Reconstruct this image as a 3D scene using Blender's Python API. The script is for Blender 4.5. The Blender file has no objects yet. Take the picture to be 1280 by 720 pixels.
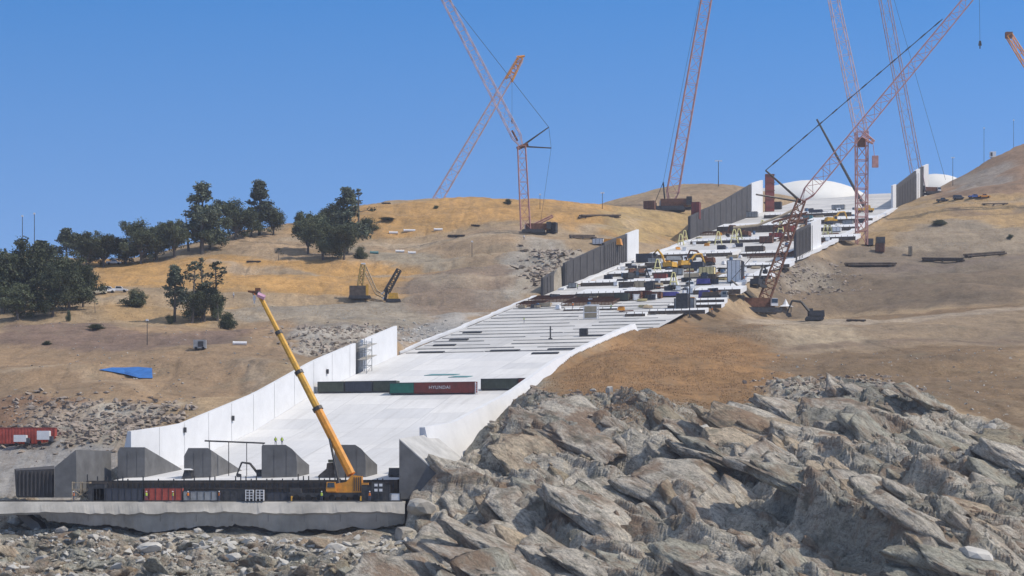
import bpy, bmesh, math, random
import numpy as np
from mathutils import Vector, Matrix

C = bpy.context.scene.collection
SC = bpy.context.scene
R = math.radians
random.seed(7)
RNG = np.random.default_rng(11)

# ------------------------------------------------------------ camera, sky, sun, exposure
F, CX, HY = 2880.0, 640.0, 620.0        # focal length in photo pixels, centre column, eye-level row
cam = bpy.data.objects.new("camera", bpy.data.cameras.new("camera"))
C.objects.link(cam)
cam.location = (0, 0, 0)
cam.rotation_euler = (R(90), 0, 0)
cam.data.sensor_width = 36
cam.data.lens = 36 * F / 1280
cam.data.shift_y = (HY - 360) / 1280
cam.data.clip_start = 1
cam.data.clip_end = 30000
SC.camera = cam

SUN = Vector((0.62, -0.19, 0.76)).normalized()
world = bpy.data.worlds.new("World"); SC.world = world
world.use_nodes = True
nt = world.node_tree; nt.nodes.clear()
o_ = nt.nodes.new("ShaderNodeOutputWorld"); bg = nt.nodes.new("ShaderNodeBackground")
sky = nt.nodes.new("ShaderNodeTexSky"); sky.sky_type = 'NISHITA'; sky.sun_disc = False
sky.sun_elevation = math.asin(SUN.z); sky.sun_rotation = math.atan2(SUN.x, SUN.y)
sky.altitude = 300; sky.air_density = 1.0; sky.dust_density = 0.15; sky.ozone_density = 2.6
tc = nt.nodes.new("ShaderNodeTexCoord"); mp = nt.nodes.new("ShaderNodeMapping")
mp.inputs['Location'].default_value = (0, 0, 0.34)
hs = nt.nodes.new("ShaderNodeHueSaturation"); hs.inputs['Saturation'].default_value = 1.16
hs.inputs['Value'].default_value = 1.52
sz = nt.nodes.new("ShaderNodeSeparateXYZ"); nt.links.new(tc.outputs['Generated'], sz.inputs[0])
for stops, inp, k in ((((0, .47), (.10, .56), (.23, .67), (.55, .28)), 'Saturation', 2.0), (((0, .86), (.12, .79), (.25, .74), (.55, .74)), 'Value', 2.0)):
    cr_ = nt.nodes.new("ShaderNodeValToRGB"); e_ = cr_.color_ramp.elements
    while len(e_) < 4: e_.new(.5)
    for n_, (p_, c_) in enumerate(stops): e_[n_].position = p_; e_[n_].color = (c_, c_, c_, 1)
    ml = nt.nodes.new("ShaderNodeMath"); ml.operation = 'MULTIPLY'; ml.inputs[1].default_value = k
    nt.links.new(sz.outputs[2], cr_.inputs['Fac']); nt.links.new(cr_.outputs['Color'], ml.inputs[0]); nt.links.new(ml.outputs[0], hs.inputs[inp])
nt.links.new(tc.outputs['Generated'], mp.inputs['Vector'])
nt.links.new(mp.outputs['Vector'], sky.inputs['Vector'])
nt.links.new(sky.outputs['Color'], hs.inputs['Color'])
nt.links.new(hs.outputs['Color'], bg.inputs['Color'])
bg.inputs['Strength'].default_value = 0.15
nt.links.new(bg.outputs['Background'], o_.inputs['Surface'])

sun = bpy.data.objects.new("sun", bpy.data.lights.new("sun", 'SUN'))
C.objects.link(sun)
sun.data.energy = 3.6; sun.data.angle = R(0.53); sun.data.color = (1.0, 0.91, 0.80)
sun.rotation_euler = SUN.to_track_quat('Z', 'Y').to_euler()
SC.view_settings.view_transform = 'Standard'; SC.view_settings.look = 'None'
SC.view_settings.exposure = 0.0; SC.view_settings.gamma = 1.0
SC.view_settings.use_curve_mapping = False
SC.cycles.max_bounces = 5; SC.cycles.volume_bounces = 0; SC.cycles.volume_step_rate = 8
SC.cycles.use_denoising = True

# ------------------------------------------------------------ geometry of the place
def P(px, py, Y):
    return Vector(((px - CX) / F * Y, Y, (HY - py) / F * Y))

L0 = np.array([-70.3, 488.0]); U = np.array([0.293, 0.956]); V = np.array([0.956, -0.293])
S_T = np.array([-60, -30, 0, 40, 76, 135, 200, 249, 305, 394, 475, 554, 647, 720, 790, 900], float)
Z_T = np.array([0.5, 3.2, 6.2, 15.0, 25.0, 37.6, 50.3, 60.2, 71.4, 88.6, 103.5, 118.5, 136, 149, 162, 170], float)
def zf(s): return np.interp(s, S_T, Z_T)
def width(s): return np.interp(s, [0, 320, 400, 650, 800], [60, 60, 65, 64, 64])
def CH(s, v, h=0.0):                    # chute coordinates to world
    x, y = L0 + U * s + V * v
    return Vector((float(x), float(y), float(zf(s)) + h))
def SV(x, y):
    dx, dy = x - L0[0], y - L0[1]
    return dx * U[0] + dy * U[1], dx * V[0] + dy * V[1]

# terrain control points: photo column, row, distance
CP = """-160 720 400;-160 660 450;-160 560 520;-160 460 600;-160 400 690;-160 330 860
0 720 395;0 655 445;0 626 470;0 560 505;0 500 555;0 450 610;0 400 680;0 350 800;0 322 900
100 720 392;100 665 440;100 626 472;100 556 503;100 520 530;100 460 585;100 405 660;100 380 720;130 335 860
200 720 392;200 668 440;200 500 540;200 450 590;200 405 670;200 365 750;200 345 800
300 720 390;300 672 436;300 470 560;300 440 600;300 400 680;300 370 740;300 310 880;300 293 940
400 720 386;400 680 432;400 425 620;400 400 680;400 375 740;400 330 840;380 275 980
460 720 383;460 690 420;450 412 660;450 375 740;450 345 820;450 300 910;450 256 1010
520 720 380;520 660 425;520 425 650;520 395 700;520 350 800;520 300 905;520 251 1020
600 390 706;600 340 790;600 290 890;600 249 1010;600 720 372;600 640 412;590 580 445;660 490 505;700 492 505
660 360 760;660 310 850;660 255 990;650 385 726
720 310 850;720 280 930;720 257 1010;780 300 895;790 280 960;790 252 1080
700 720 368;700 620 418;700 550 455;760 495 500;760 440 560;720 452 560
800 720 366;800 620 418;800 540 458;820 500 492;800 440 570;800 408 625;860 470 530;860 405 660
870 720 372;880 620 424;885 566 458;880 540 472;890 534 484;920 533 478;850 524 484;900 450 575;890 398 720
960 720 362;960 620 410;960 540 455;960 496 502;960 440 600;950 395 745
1040 720 360;1040 620 408;1040 540 448;1050 494 490;1050 440 600;1030 400 730;1030 370 790;1040 335 850;1040 312 890
1120 720 360;1120 620 408;1120 540 450;1130 508 476;1130 450 580;1120 400 700;1120 360 790;1110 325 870;1110 285 985
1200 720 358;1200 620 404;1200 545 446;1200 520 475;1200 470 550;1200 400 690;1200 360 780;1200 320 870;1200 290 940;1200 252 1060
1280 720 358;1280 620 404;1280 560 440;1280 530 470;1280 470 545;1280 400 690;1280 330 850;1280 290 940;1280 252 1050;1280 210 1140
1440 720 358;1440 560 440;1440 400 690;1440 290 940;1440 200 1150
830 300 960;840 272 1040;830 242 1110;860 262 1080;870 234 1150;900 228 1180;940 236 1190
-160 352 1000;0 352 960;60 346 930;100 347 950;150 344 950;200 338 960;250 322 980;300 312 1010;345 296 1010;345 283 950;60 334 850;200 323 870;250 306 900;450 276 1090;550 270 1110;650 274 1110;740 277 1100;600 533 466;640 506 486;585 562 452;560 588 440;525 620 428;550 606 431;1190 219 1240;1240 192 1250;1280 179 1250;1150 246 1200;1160 250 1130;1100 272 1050"""
pts = []
for t in CP.replace("\n", ";").split(";"):
    a, b, c = map(float, t.split()); p = P(a, b, c); pts.append((p.x, p.y, p.z))
# ground the photo does not show: the river bed in front, the far side behind the ridge
for x in (-260, -130, 0, 130, 260):
    pts += [(x * .8, 300, -24), (x * .6, 200, -32)]
for x, z in ((-330, 62), (-200, 84), (-90, 108), (30, 118), (130, 150), (260, 168), (400, 172)):
    pts.append((x, 1330, z)); pts.append((x, 1480, z - 42))
for y, zl, zr in ((450, -10, 10), (700, 40, 60), (1000, 82, 128), (1250, 62, 168)):
    pts += [(-420, y, zl), (560, y, zr)]
pts = np.array(pts)
K = pts[:, :2] / 100.0
def tps(r2): return 0.5 * r2 * np.log(r2 + 1e-12)
n = len(K)
D2 = ((K[:, None, :] - K[None]) ** 2).sum(-1)
A = np.zeros((n + 3, n + 3)); A[:n, :n] = tps(D2) + np.eye(n) * 0.0015
A[:n, n] = 1; A[:n, n + 1:] = K; A[n, :n] = 1; A[n + 1:, :n] = K.T
W_ = np.linalg.solve(A, np.concatenate([pts[:, 2], np.zeros(3)]))
GX = np.arange(-500, 681, 4.0); GY = np.arange(150, 1601, 4.0)
gx, gy = np.meshgrid(GX, GY)
q = np.stack([gx.ravel(), gy.ravel()], 1) / 100.0
Hc = np.zeros(len(q))
for i in range(0, len(q), 20000):
    qq = q[i:i + 20000]
    Hc[i:i + 20000] = tps(((qq[:, None] - K[None]) ** 2).sum(-1)) @ W_[:n] + W_[n] + qq @ W_[n + 1:]
Hc = Hc.reshape(gx.shape)
def bil(G, x, y, X0, Y0, st):
    fx = np.clip((x - X0) / st, 0, G.shape[1] - 1.001); fy = np.clip((y - Y0) / st, 0, G.shape[0] - 1.001)
    i = fx.astype(int); j = fy.astype(int); u = fx - i; v = fy - j
    return (G[j, i] * (1 - u) * (1 - v) + G[j, i + 1] * u * (1 - v) + G[j + 1, i] * (1 - u) * v + G[j + 1, i + 1] * u * v)

def _h(ix, iy, seed):
    ix = ix.astype(np.int64); iy = iy.astype(np.int64)
    a = (ix * 374761393 + iy * 668265263 + seed * 1442695041) & 0xffffffff
    a = ((a ^ (a >> 13)) * 1274126177) & 0xffffffff
    return ((a ^ (a >> 16)) & 0xffffff) / float(0xffffff)
def vnoise(x, y, seed=0):
    ix = np.floor(x); iy = np.floor(y); u = x - ix; v = y - iy
    u = u * u * (3 - 2 * u); v = v * v * (3 - 2 * v)
    return (_h(ix, iy, seed) * (1 - u) * (1 - v) + _h(ix + 1, iy, seed) * u * (1 - v)
            + _h(ix, iy + 1, seed) * (1 - u) * v + _h(ix + 1, iy + 1, seed) * u * v) * 2 - 1
def fbm(x, y, o=4, seed=0):
    t = 0; a = 1; 
    for k in range(o):
        t = t + a * vnoise(x + 17.3 * k, y - 9.1 * k, seed + k); x = x * 2.03; y = y * 2.03; a *= 0.5
    return t
def blocks(x, y, size, tilt, seed):
    """broken rock: each cell is its own tilted plane; returns height and distance to the crack"""
    X = x / size; Y = y / size; ix = np.floor(X); iy = np.floor(Y)
    b1 = np.full(X.shape, 9.0); b2 = np.full(X.shape, 9.0); h = np.zeros(X.shape)
    for dx in (-1, 0, 1):
        for dy in (-1, 0, 1):
            cx = ix + dx; cy = iy + dy
            jx = cx + .1 + .8 * _h(cx, cy, seed); jy = cy + .1 + .8 * _h(cx, cy, seed + 1)
            ex = X - jx; ey = Y - jy; d = ex * ex + ey * ey
            hh = (_h(cx, cy, seed + 2) - .5) + ((_h(cx, cy, seed + 3) - .5) * ex + (_h(cx, cy, seed + 4) - .5) * ey) * tilt
            m = d < b1
            b2 = np.where(m, b1, np.minimum(b2, d)); h = np.where(m, hh, h); b1 = np.where(m, d, b1)
    return h, np.sqrt(b2) - np.sqrt(b1)

def crags(x, y, size, seed, steep=2.4, tilt=.42, fall=.30, crack=.06):
    """piled convex blocks with flat tops and steep sides; continuous, with sharp creases; in units of size"""
    X = x / size; Y = y / size; ix = np.floor(X); iy = np.floor(Y); out = np.full(X.shape, -1.0); sec = np.full(X.shape, -1.0)
    for dx in (-1, 0, 1):
        for dy in (-1, 0, 1):
            cx = ix + dx; cy = iy + dy
            ex = X - (cx + .15 + .7 * _h(cx, cy, seed)); ey = Y - (cy + .15 + .7 * _h(cx, cy, seed + 1))
            h = (_h(cx, cy, seed + 2) - .5) * .34 + (_h(cx, cy, seed + 3) - .5) * tilt * 2 * ex + ((_h(cx, cy, seed + 4) - .5) * tilt - fall) * ey
            for k in range(4):
                an = (k + _h(cx, cy, seed + 5 + k) * .8) * math.pi / 2; r = .48 + .36 * _h(cx, cy, seed + 10 + k)
                st = steep * (.45 + 1.1 * _h(cx, cy, seed + 15 + k))
                h = np.minimum(h, (_h(cx, cy, seed + 2) - .5) * .34 + .06 - st * (np.cos(an) * ex + np.sin(an) * ey - r))
            sec = np.maximum(sec, np.minimum(out, h)); out = np.maximum(out, h)
    gap = out - sec
    return out - .16 * np.clip(1 - gap / crack, 0, 1)

def sstep(a, b, x):
    t = np.clip((x - a) / (b - a), 0, 1); return t * t * (3 - 2 * t)
def hbase(x, y):
    """ground height before roughness: control surface cut to the chute"""
    x = np.asarray(x, float); y = np.asarray(y, float)
    z = bil(Hc, x, y, GX[0], GY[0], 4.0)
    s, v = SV(x, y); f = zf(s); w = width(s)
    hl = np.interp(s, [-60, -30, -20, 132, 146, 284, 298, 384, 396, 408, 488, 500, 640, 652, 700, 900],
                   [-4, -1, 5.5, 6.5, .2, .2, 7.2, 8, 7, .4, .6, 7, 12, 3, 2, 1])
    slope_l = np.interp(s, [-40, 0, 140, 160, 280, 300], [.9, .6, .6, .35, .5, .5])
    hr = np.interp(s, [-60, -24, 20, 90, 150, 165, 380, 396, 430, 640, 790], [-5, -3.5, 3.4, 6.6, 4.4, .4, .2, 1.0, .2, .2, 0])
    dl = np.maximum(-v - 1.3, 0); dr = np.maximum(v - w - 1.3, 0)
    inr = sstep(-75, -35, s) * (1 - sstep(860, 900, s))
    zl = np.clip(z, f + hl - .8 * dl - .3, f + hl + slope_l * dl)
    zr = np.clip(z, f + hr - .7 * dr - .3, f + hr + .55 * dr)
    zin = f - 1.6
    zz = np.where(v < 0, np.where(v < -1.3, zl, zin), np.where(v > w + 1.3, zr, zin))
    reach = np.where(v < 0, -v, v - w)
    k = inr * (1 - sstep(60, 160, reach))
    return z * (1 - k) + zz * k

def ray_ground(px, py, y0=345.0, y1=1400.0, fn=hbase):
    """the point of the ground seen at a photo pixel"""
    Y = np.arange(y0, y1, 1.0); z = fn((px - CX) / F * Y, Y); r = (HY - py) / F * Y
    hit = np.nonzero(z >= r)[0]
    k = hit[0] if len(hit) else int(np.argmin(r - z))
    return Vector(((px - CX) / F * Y[k], Y[k], float(z[k])))
def gz(x, y): return float(hbase(np.array([x]), np.array([y]))[0])
def on_chute(px, py, h=0.0):
    s = np.arange(-40, 780, .5); best = None
    k = (px - CX) / F
    # column k meets station s at v: x = k*y
    v = (k * (L0[1] + U[1] * s) - (L0[0] + U[0] * s)) / (V[0] - k * V[1])
    y = L0[1] + U[1] * s + V[1] * v
    e = zf(s) + h - (HY - py) / F * y
    j = int(np.argmin(np.abs(e)))
    return float(s[j]), float(v[j])

# ------------------------------------------------------------ materials
MATS = {}
def newmat(name):
    m = bpy.data.materials.new(name); m.use_nodes = True
    t = m.node_tree; b = t.nodes["Principled BSDF"]; return m, t, b
def N(t, kind, **kw):
    n_ = t.nodes.new(kind)
    for k, v in kw.items():
        if k in n_.inputs: n_.inputs[k].default_value = v
        else: setattr(n_, k, v)
    return n_
def mat(name, col, rough=.6, var=.18, scale=.6, metal=0, bump=0.0, dirt=None, spec=.3):
    """painted or plain surface with worn, uneven colour"""
    if name in MATS: return MATS[name]
    m, t, b = newmat(name)
    co = N(t, "ShaderNodeTexCoord")
    n1 = N(t, "ShaderNodeTexNoise"); n1.inputs['Scale'].default_value = scale; n1.inputs['Detail'].default_value = 6
    n1.inputs['Roughness'].default_value = .65
    cr = N(t, "ShaderNodeValToRGB")
    c0 = [c * (1 - var) for c in col]; c1 = [min(1, c * (1 + var)) for c in col]
    if dirt: c0 = [a * .55 + d * .45 for a, d in zip(col, dirt)]
    cr.color_ramp.elements[0].position = .35; cr.color_ramp.elements[1].position = .65
    cr.color_ramp.elements[0].color = (*c0, 1); cr.color_ramp.elements[1].color = (*c1, 1)
    t.links.new(co.outputs['Object'], n1.inputs['Vector']); t.links.new(n1.outputs['Fac'], cr.inputs['Fac'])
    t.links.new(cr.outputs['Color'], b.inputs['Base Color'])
    b.inputs['Roughness'].default_value = rough; b.inputs['Metallic'].default_value = metal
    b.inputs['Specular IOR Level'].default_value = spec
    if bump:
        bp = N(t, "ShaderNodeBump"); bp.inputs['Strength'].default_value = .6; bp.inputs['Distance'].default_value = bump
        n2 = N(t, "ShaderNodeTexNoise"); n2.inputs['Scale'].default_value = scale * 4; n2.inputs['Detail'].default_value = 8
        t.links.new(co.outputs['Object'], n2.inputs['Vector'])
        t.links.new(n2.outputs['Fac'], bp.inputs['Height']); t.links.new(bp.outputs['Normal'], b.inputs['Normal'])
    MATS[name] = m; return m

def mixc(t, fac, a, b, mode='MIX'):
    n_ = t.nodes.new("ShaderNodeMix"); n_.data_type = 'RGBA'; n_.blend_type = mode
    for sock, v in ((0, fac), (6, a), (7, b)):
        if isinstance(v, (float, int)): n_.inputs[sock].default_value = v
        elif isinstance(v, tuple): n_.inputs[sock].default_value = (*v, 1)
        else: t.links.new(v, n_.inputs[sock])
    return n_.outputs[2]
def ramp(t, src, stops):
    r = t.nodes.new("ShaderNodeValToRGB"); e = r.color_ramp.elements
    while len(e) < len(stops): e.new(.5)
    for k, (p, c) in enumerate(stops):
        e[k].position = p; e[k].color = (c, c, c, 1) if isinstance(c, (int, float)) else (*c, 1)
    t.links.new(src, r.inputs['Fac']); return r.outputs['Color']
def noise(t, vec, scale, detail=6, rough=.6, dist=0.0):
    n_ = t.nodes.new("ShaderNodeTexNoise"); n_.inputs['Scale'].default_value = scale
    n_.inputs['Detail'].default_value = detail; n_.inputs['Roughness'].default_value = rough
    n_.inputs['Distortion'].default_value = dist
    t.links.new(vec, n_.inputs['Vector']); return n_.outputs['Fac']
def mapping(t, vec, scale=(1, 1, 1), rot=(0, 0, 0)):
    m_ = t.nodes.new("ShaderNodeMapping"); m_.inputs['Scale'].default_value = scale; m_.inputs['Rotation'].default_value = rot
    t.links.new(vec, m_.inputs['Vector']); return m_.outputs['Vector']

# ground: land cover colour from the surface attribute, broken up with tufts, gravel, tracks
def ground_material():
    m, t, b = newmat("dry_ground")
    co = N(t, "ShaderNodeTexCoord").outputs['Object']
    at = N(t, "ShaderNodeAttribute"); at.attribute_name = "cover"
    big = noise(t, co, .035, 6, .62); mid = noise(t, co, .22, 6, .65); fine = noise(t, co, 1.1, 4, .7)
    c = mixc(t, 1.0, at.outputs['Color'], ramp(t, big, [(.3, (.74, .76, .78)), (.7, (1.12, 1.08, 1.02))]), 'MULTIPLY')
    c = mixc(t, 1.0, c, ramp(t, mid, [(.3, .70), (.5, .95), (.72, 1.12)]), 'MULTIPLY')
    c = mixc(t, 1.0, c, ramp(t, fine, [(.3, .78), (.7, 1.18)]), 'MULTIPLY')
    # darker tufts and small stones
    tuft = noise(t, mapping(t, co, (1, .5, 1)), .75, 3, .75)
    c = mixc(t, ramp(t, tuft, [(.62, 0), (.70, .55)]), c, (.11, .085, .055))
    pale = noise(t, co, .5, 5, .8)
    c = mixc(t, ramp(t, pale, [(.62, 0), (.72, .4)]), c, (.46, .40, .33))
    rill = noise(t, mapping(t, co, (.30, .045, .1), (0, 0, R(14))), .8, 5, .7, .5)
    c = mixc(t, ramp(t, rill, [(.52, 0), (.60, .30), (.68, 0)]), c, (.20, .15, .10))
    sage = noise(t, co, .06, 6, .7)
    c = mixc(t, ramp(t, sage, [(.55, 0), (.70, .40)]), c, (.23, .20, .14))
    t.links.new(c, b.inputs['Base Color']); b.inputs['Roughness'].default_value = .95
    b.inputs['Specular IOR Level'].default_value = .1
    bp = N(t, "ShaderNodeBump"); bp.inputs['Strength'].default_value = .8; bp.inputs['Distance'].default_value = .6
    t.links.new(noise(t, co, .9, 8, .7), bp.inputs['Height']); t.links.new(bp.outputs['Normal'], b.inputs['Normal'])
    return m
def rock_material():
    m, t, b = newmat("fractured_rock")
    co = N(t, "ShaderNodeTexCoord").outputs['Object']
    at = N(t, "ShaderNodeAttribute"); at.attribute_name = "cover"
    be = N(t, "ShaderNodeAttribute"); be.attribute_name = "beds"; beds = be.outputs['Vector']
    a1 = noise(t, beds, .55, 8, .7, .35); a3 = noise(t, beds, 2.2, 6, .75, .5); a2 = noise(t, co, 1.3, 8, .78)
    c = mixc(t, 1.0, at.outputs['Color'], ramp(t, a1, [(.33, (.44, .44, .41)), (.45, (.93, .92, .90)), (.62, (1.18, 1.15, 1.08))]), 'MULTIPLY')
    c = mixc(t, 1.0, c, ramp(t, a3, [(.34, .45), (.43, .95), (.68, 1.14)]), 'MULTIPLY')
    c = mixc(t, 1.0, c, ramp(t, a2, [(.36, .62), (.52, 1.10)]), 'MULTIPLY')
    rust = noise(t, mapping(t, beds, (1.6, .8, 1)), .14, 7, .72, .6)
    c = mixc(t, ramp(t, rust, [(.47, 0), (.62, .8)]), c, (.26, .165, .10))
    seam = noise(t, mapping(t, beds, (.6, 1, 1)), .9, 5, .6, 1.2)
    c = mixc(t, ramp(t, seam, [(.485, 0), (.50, .75), (.515, 0)]), c, (.07, .062, .05))
    c = mixc(t, ramp(t, noise(t, co, .22, 7, .7), [(.52, 0), (.64, .65)]), c, (.15, .15, .115))
    t.links.new(c, b.inputs['Base Color']); b.inputs['Roughness'].default_value = .88
    b.inputs['Specular IOR Level'].default_value = .2
    bp = N(t, "ShaderNodeBump"); bp.inputs['Strength'].default_value = 1.0; bp.inputs['Distance'].default_value = 1.0
    hsum = t.nodes.new("ShaderNodeMath"); hsum.operation = 'MULTIPLY_ADD'; hsum.inputs[1].default_value = .5
    t.links.new(a3, hsum.inputs[0]); t.links.new(a1, hsum.inputs[2])
    h2 = t.nodes.new("ShaderNodeMath"); h2.operation = 'MULTIPLY_ADD'; h2.inputs[1].default_value = .5
    t.links.new(a2, h2.inputs[0]); t.links.new(hsum.outputs[0], h2.inputs[2])
    t.links.new(h2.outputs[0], bp.inputs['Height']); t.links.new(bp.outputs['Normal'], b.inputs['Normal'])
    return m
def chute_material():
    """new concrete with pour joints, curing stains and tyre dirt; UV is metres along and across the chute"""
    m, t, b = newmat("chute_concrete")
    uv = N(t, "ShaderNodeUVMap").outputs['UV']
    sep = N(t, "ShaderNodeSeparateXYZ"); t.links.new(uv, sep.inputs[0])
    big = noise(t, uv, .04, 5, .6); st = noise(t, mapping(t, uv, (.15, 1.1, 1)), .35, 6, .7); fn = noise(t, uv, 1.2, 5, .7)
    c = mixc(t, 1.0, (.71, .71, .70), ramp(t, big, [(.3, .90), (.7, 1.04)]), 'MULTIPLY')
    c = mixc(t, 1.0, c, ramp(t, st, [(.3, .93), (.6, 1.03)]), 'MULTIPLY')
    c = mixc(t, 1.0, c, ramp(t, fn, [(.3, .95), (.7, 1.03)]), 'MULTIPLY')
    # older, dustier slabs upslope
    ups = N(t, "ShaderNodeMapRange"); ups.inputs[1].default_value = 136; ups.inputs[2].default_value = 142
    ups.inputs[3].default_value = 0; ups.inputs[4].default_value = 1
    t.links.new(sep.outputs[0], ups.inputs[0])
    patch = noise(t, mapping(t, uv, (.5, .16, 1)), .3, 4, .6)
    dusty = mixc(t, ramp(t, patch, [(.4, 0), (.62, 1)]), (.62, .61, .585), (.47, .46, .435))
    k = t.nodes.new("ShaderNodeMath"); k.operation = 'MULTIPLY'; k.inputs[1].default_value = .8
    t.links.new(ups.outputs[0], k.inputs[0])
    c = mixc(t, k.outputs[0], c, dusty)
    br = N(t, "ShaderNodeTexBrick"); br.offset = 0.5; br.inputs['Scale'].default_value = 1
    br.inputs['Brick Width'].default_value = 9.1; br.inputs['Row Height'].default_value = 12.2
    br.inputs['Mortar Size'].default_value = .10; br.inputs['Mortar Smooth'].default_value = .3
    t.links.new(uv, br.inputs['Vector'])
    br.inputs['Color1'].default_value = (.88, .885, .89, 1); br.inputs['Color2'].default_value = (1.04, 1.03, 1.01, 1); br.inputs['Mortar'].default_value = (.95, .95, .95, 1)
    c = mixc(t, 1.0, c, br.outputs['Color'], 'MULTIPLY')
    c = mixc(t, ramp(t, br.outputs['Fac'], [(0, 0), (1, .4)]), c, (.30, .30, .29))
    tyre = noise(t, mapping(t, uv, (.05, .9, 1), (0, 0, R(6))), .6, 4, .6, .8)
    c = mixc(t, ramp(t, tyre, [(.56, 0), (.66, .22)]), c, (.36, .34, .31))
    t.links.new(c, b.inputs['Base Color']); b.inputs['Roughness'].default_value = .8
    b.inputs['Specular IOR Level'].default_value = .25
    return m
M_GROUND = ground_material(); M_ROCK = rock_material(); M_CHUTE = chute_material()
M_NEW = mat("fresh_white_concrete", (.70, .705, .70), .8, .05, .25)
M_WALLOLD = mat("weathered_dark_concrete", (.075, .072, .072), .9, .22, .35, bump=.03)
M_DENT = mat("grey_formed_concrete", (.145, .145, .143), .85, .22, .3, bump=.02)
M_APRON = mat("pale_stained_concrete", (.37, .355, .32), .9, .22, .12, dirt=(.12, .115, .10), bump=.06)
M_STEEL = mat("dark_steel", (.07, .068, .066), .5, .3, 1.5, metal=.4)
M_RUST = mat("rusty_steel", (.16, .075, .045), .8, .3, 1.2)
M_LUMBER = mat("dark_form_lumber", (.11, .088, .07), .9, .35, .8)
M_PLY = mat("yellow_form_plywood", (.62, .52, .26), .8, .15, .8)
M_RED = mat("faded_red_paint", (.42, .085, .06), .6, .22, .8)
M_CRANERED = mat("crane_red_paint", (.47, .25, .22), .5, .15, .5)
M_CRANEPALE = mat("pale_crane_paint", (.55, .39, .38), .5, .15, .5)
M_YELLOW = mat("machine_yellow_paint", (.66, .36, .04), .45, .15, 1.0, dirt=(.25, .17, .08))
M_ORANGE = mat("crane_orange_paint", (.72, .30, .035), .4, .12, .8, dirt=(.3, .16, .05))
M_WHITE = mat("white_paint", (.74, .74, .73), .45, .08, .8)
M_GLASS = mat("dark_glass", (.02, .025, .03), .1, .1, 1, spec=.8)
M_TYRE = mat("black_rubber", (.02, .02, .02), .9, .2, 2)
M_BLUE = mat("blue_tarp_plastic", (.035, .15, .42), .55, .15, .5, bump=.05)
M_PURPLE = mat("violet_blue_tarp", (.075, .07, .24), .6, .25, .5, bump=.05)
M_GREEN = mat("green_container_paint", (.035, .17, .12), .6, .2, .6)
M_OLIVE = mat("olive_container_paint", (.085, .095, .07), .7, .2, .6)
M_SLATE = mat("slate_container_paint", (.065, .07, .085), .7, .2, .6)
M_MAROON = mat("maroon_container_paint", (.20, .045, .035), .7, .28, .5, dirt=(.1, .06, .05))
M_GREY = mat("plain_grey_paint", (.30, .31, .31), .6, .2, .8)
M_TAN = mat("tan_canvas", (.45, .36, .24), .9, .15, .8)
M_TEAL = mat("teal_sheeting", (.10, .24, .25), .7, .2, .6)

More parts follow.
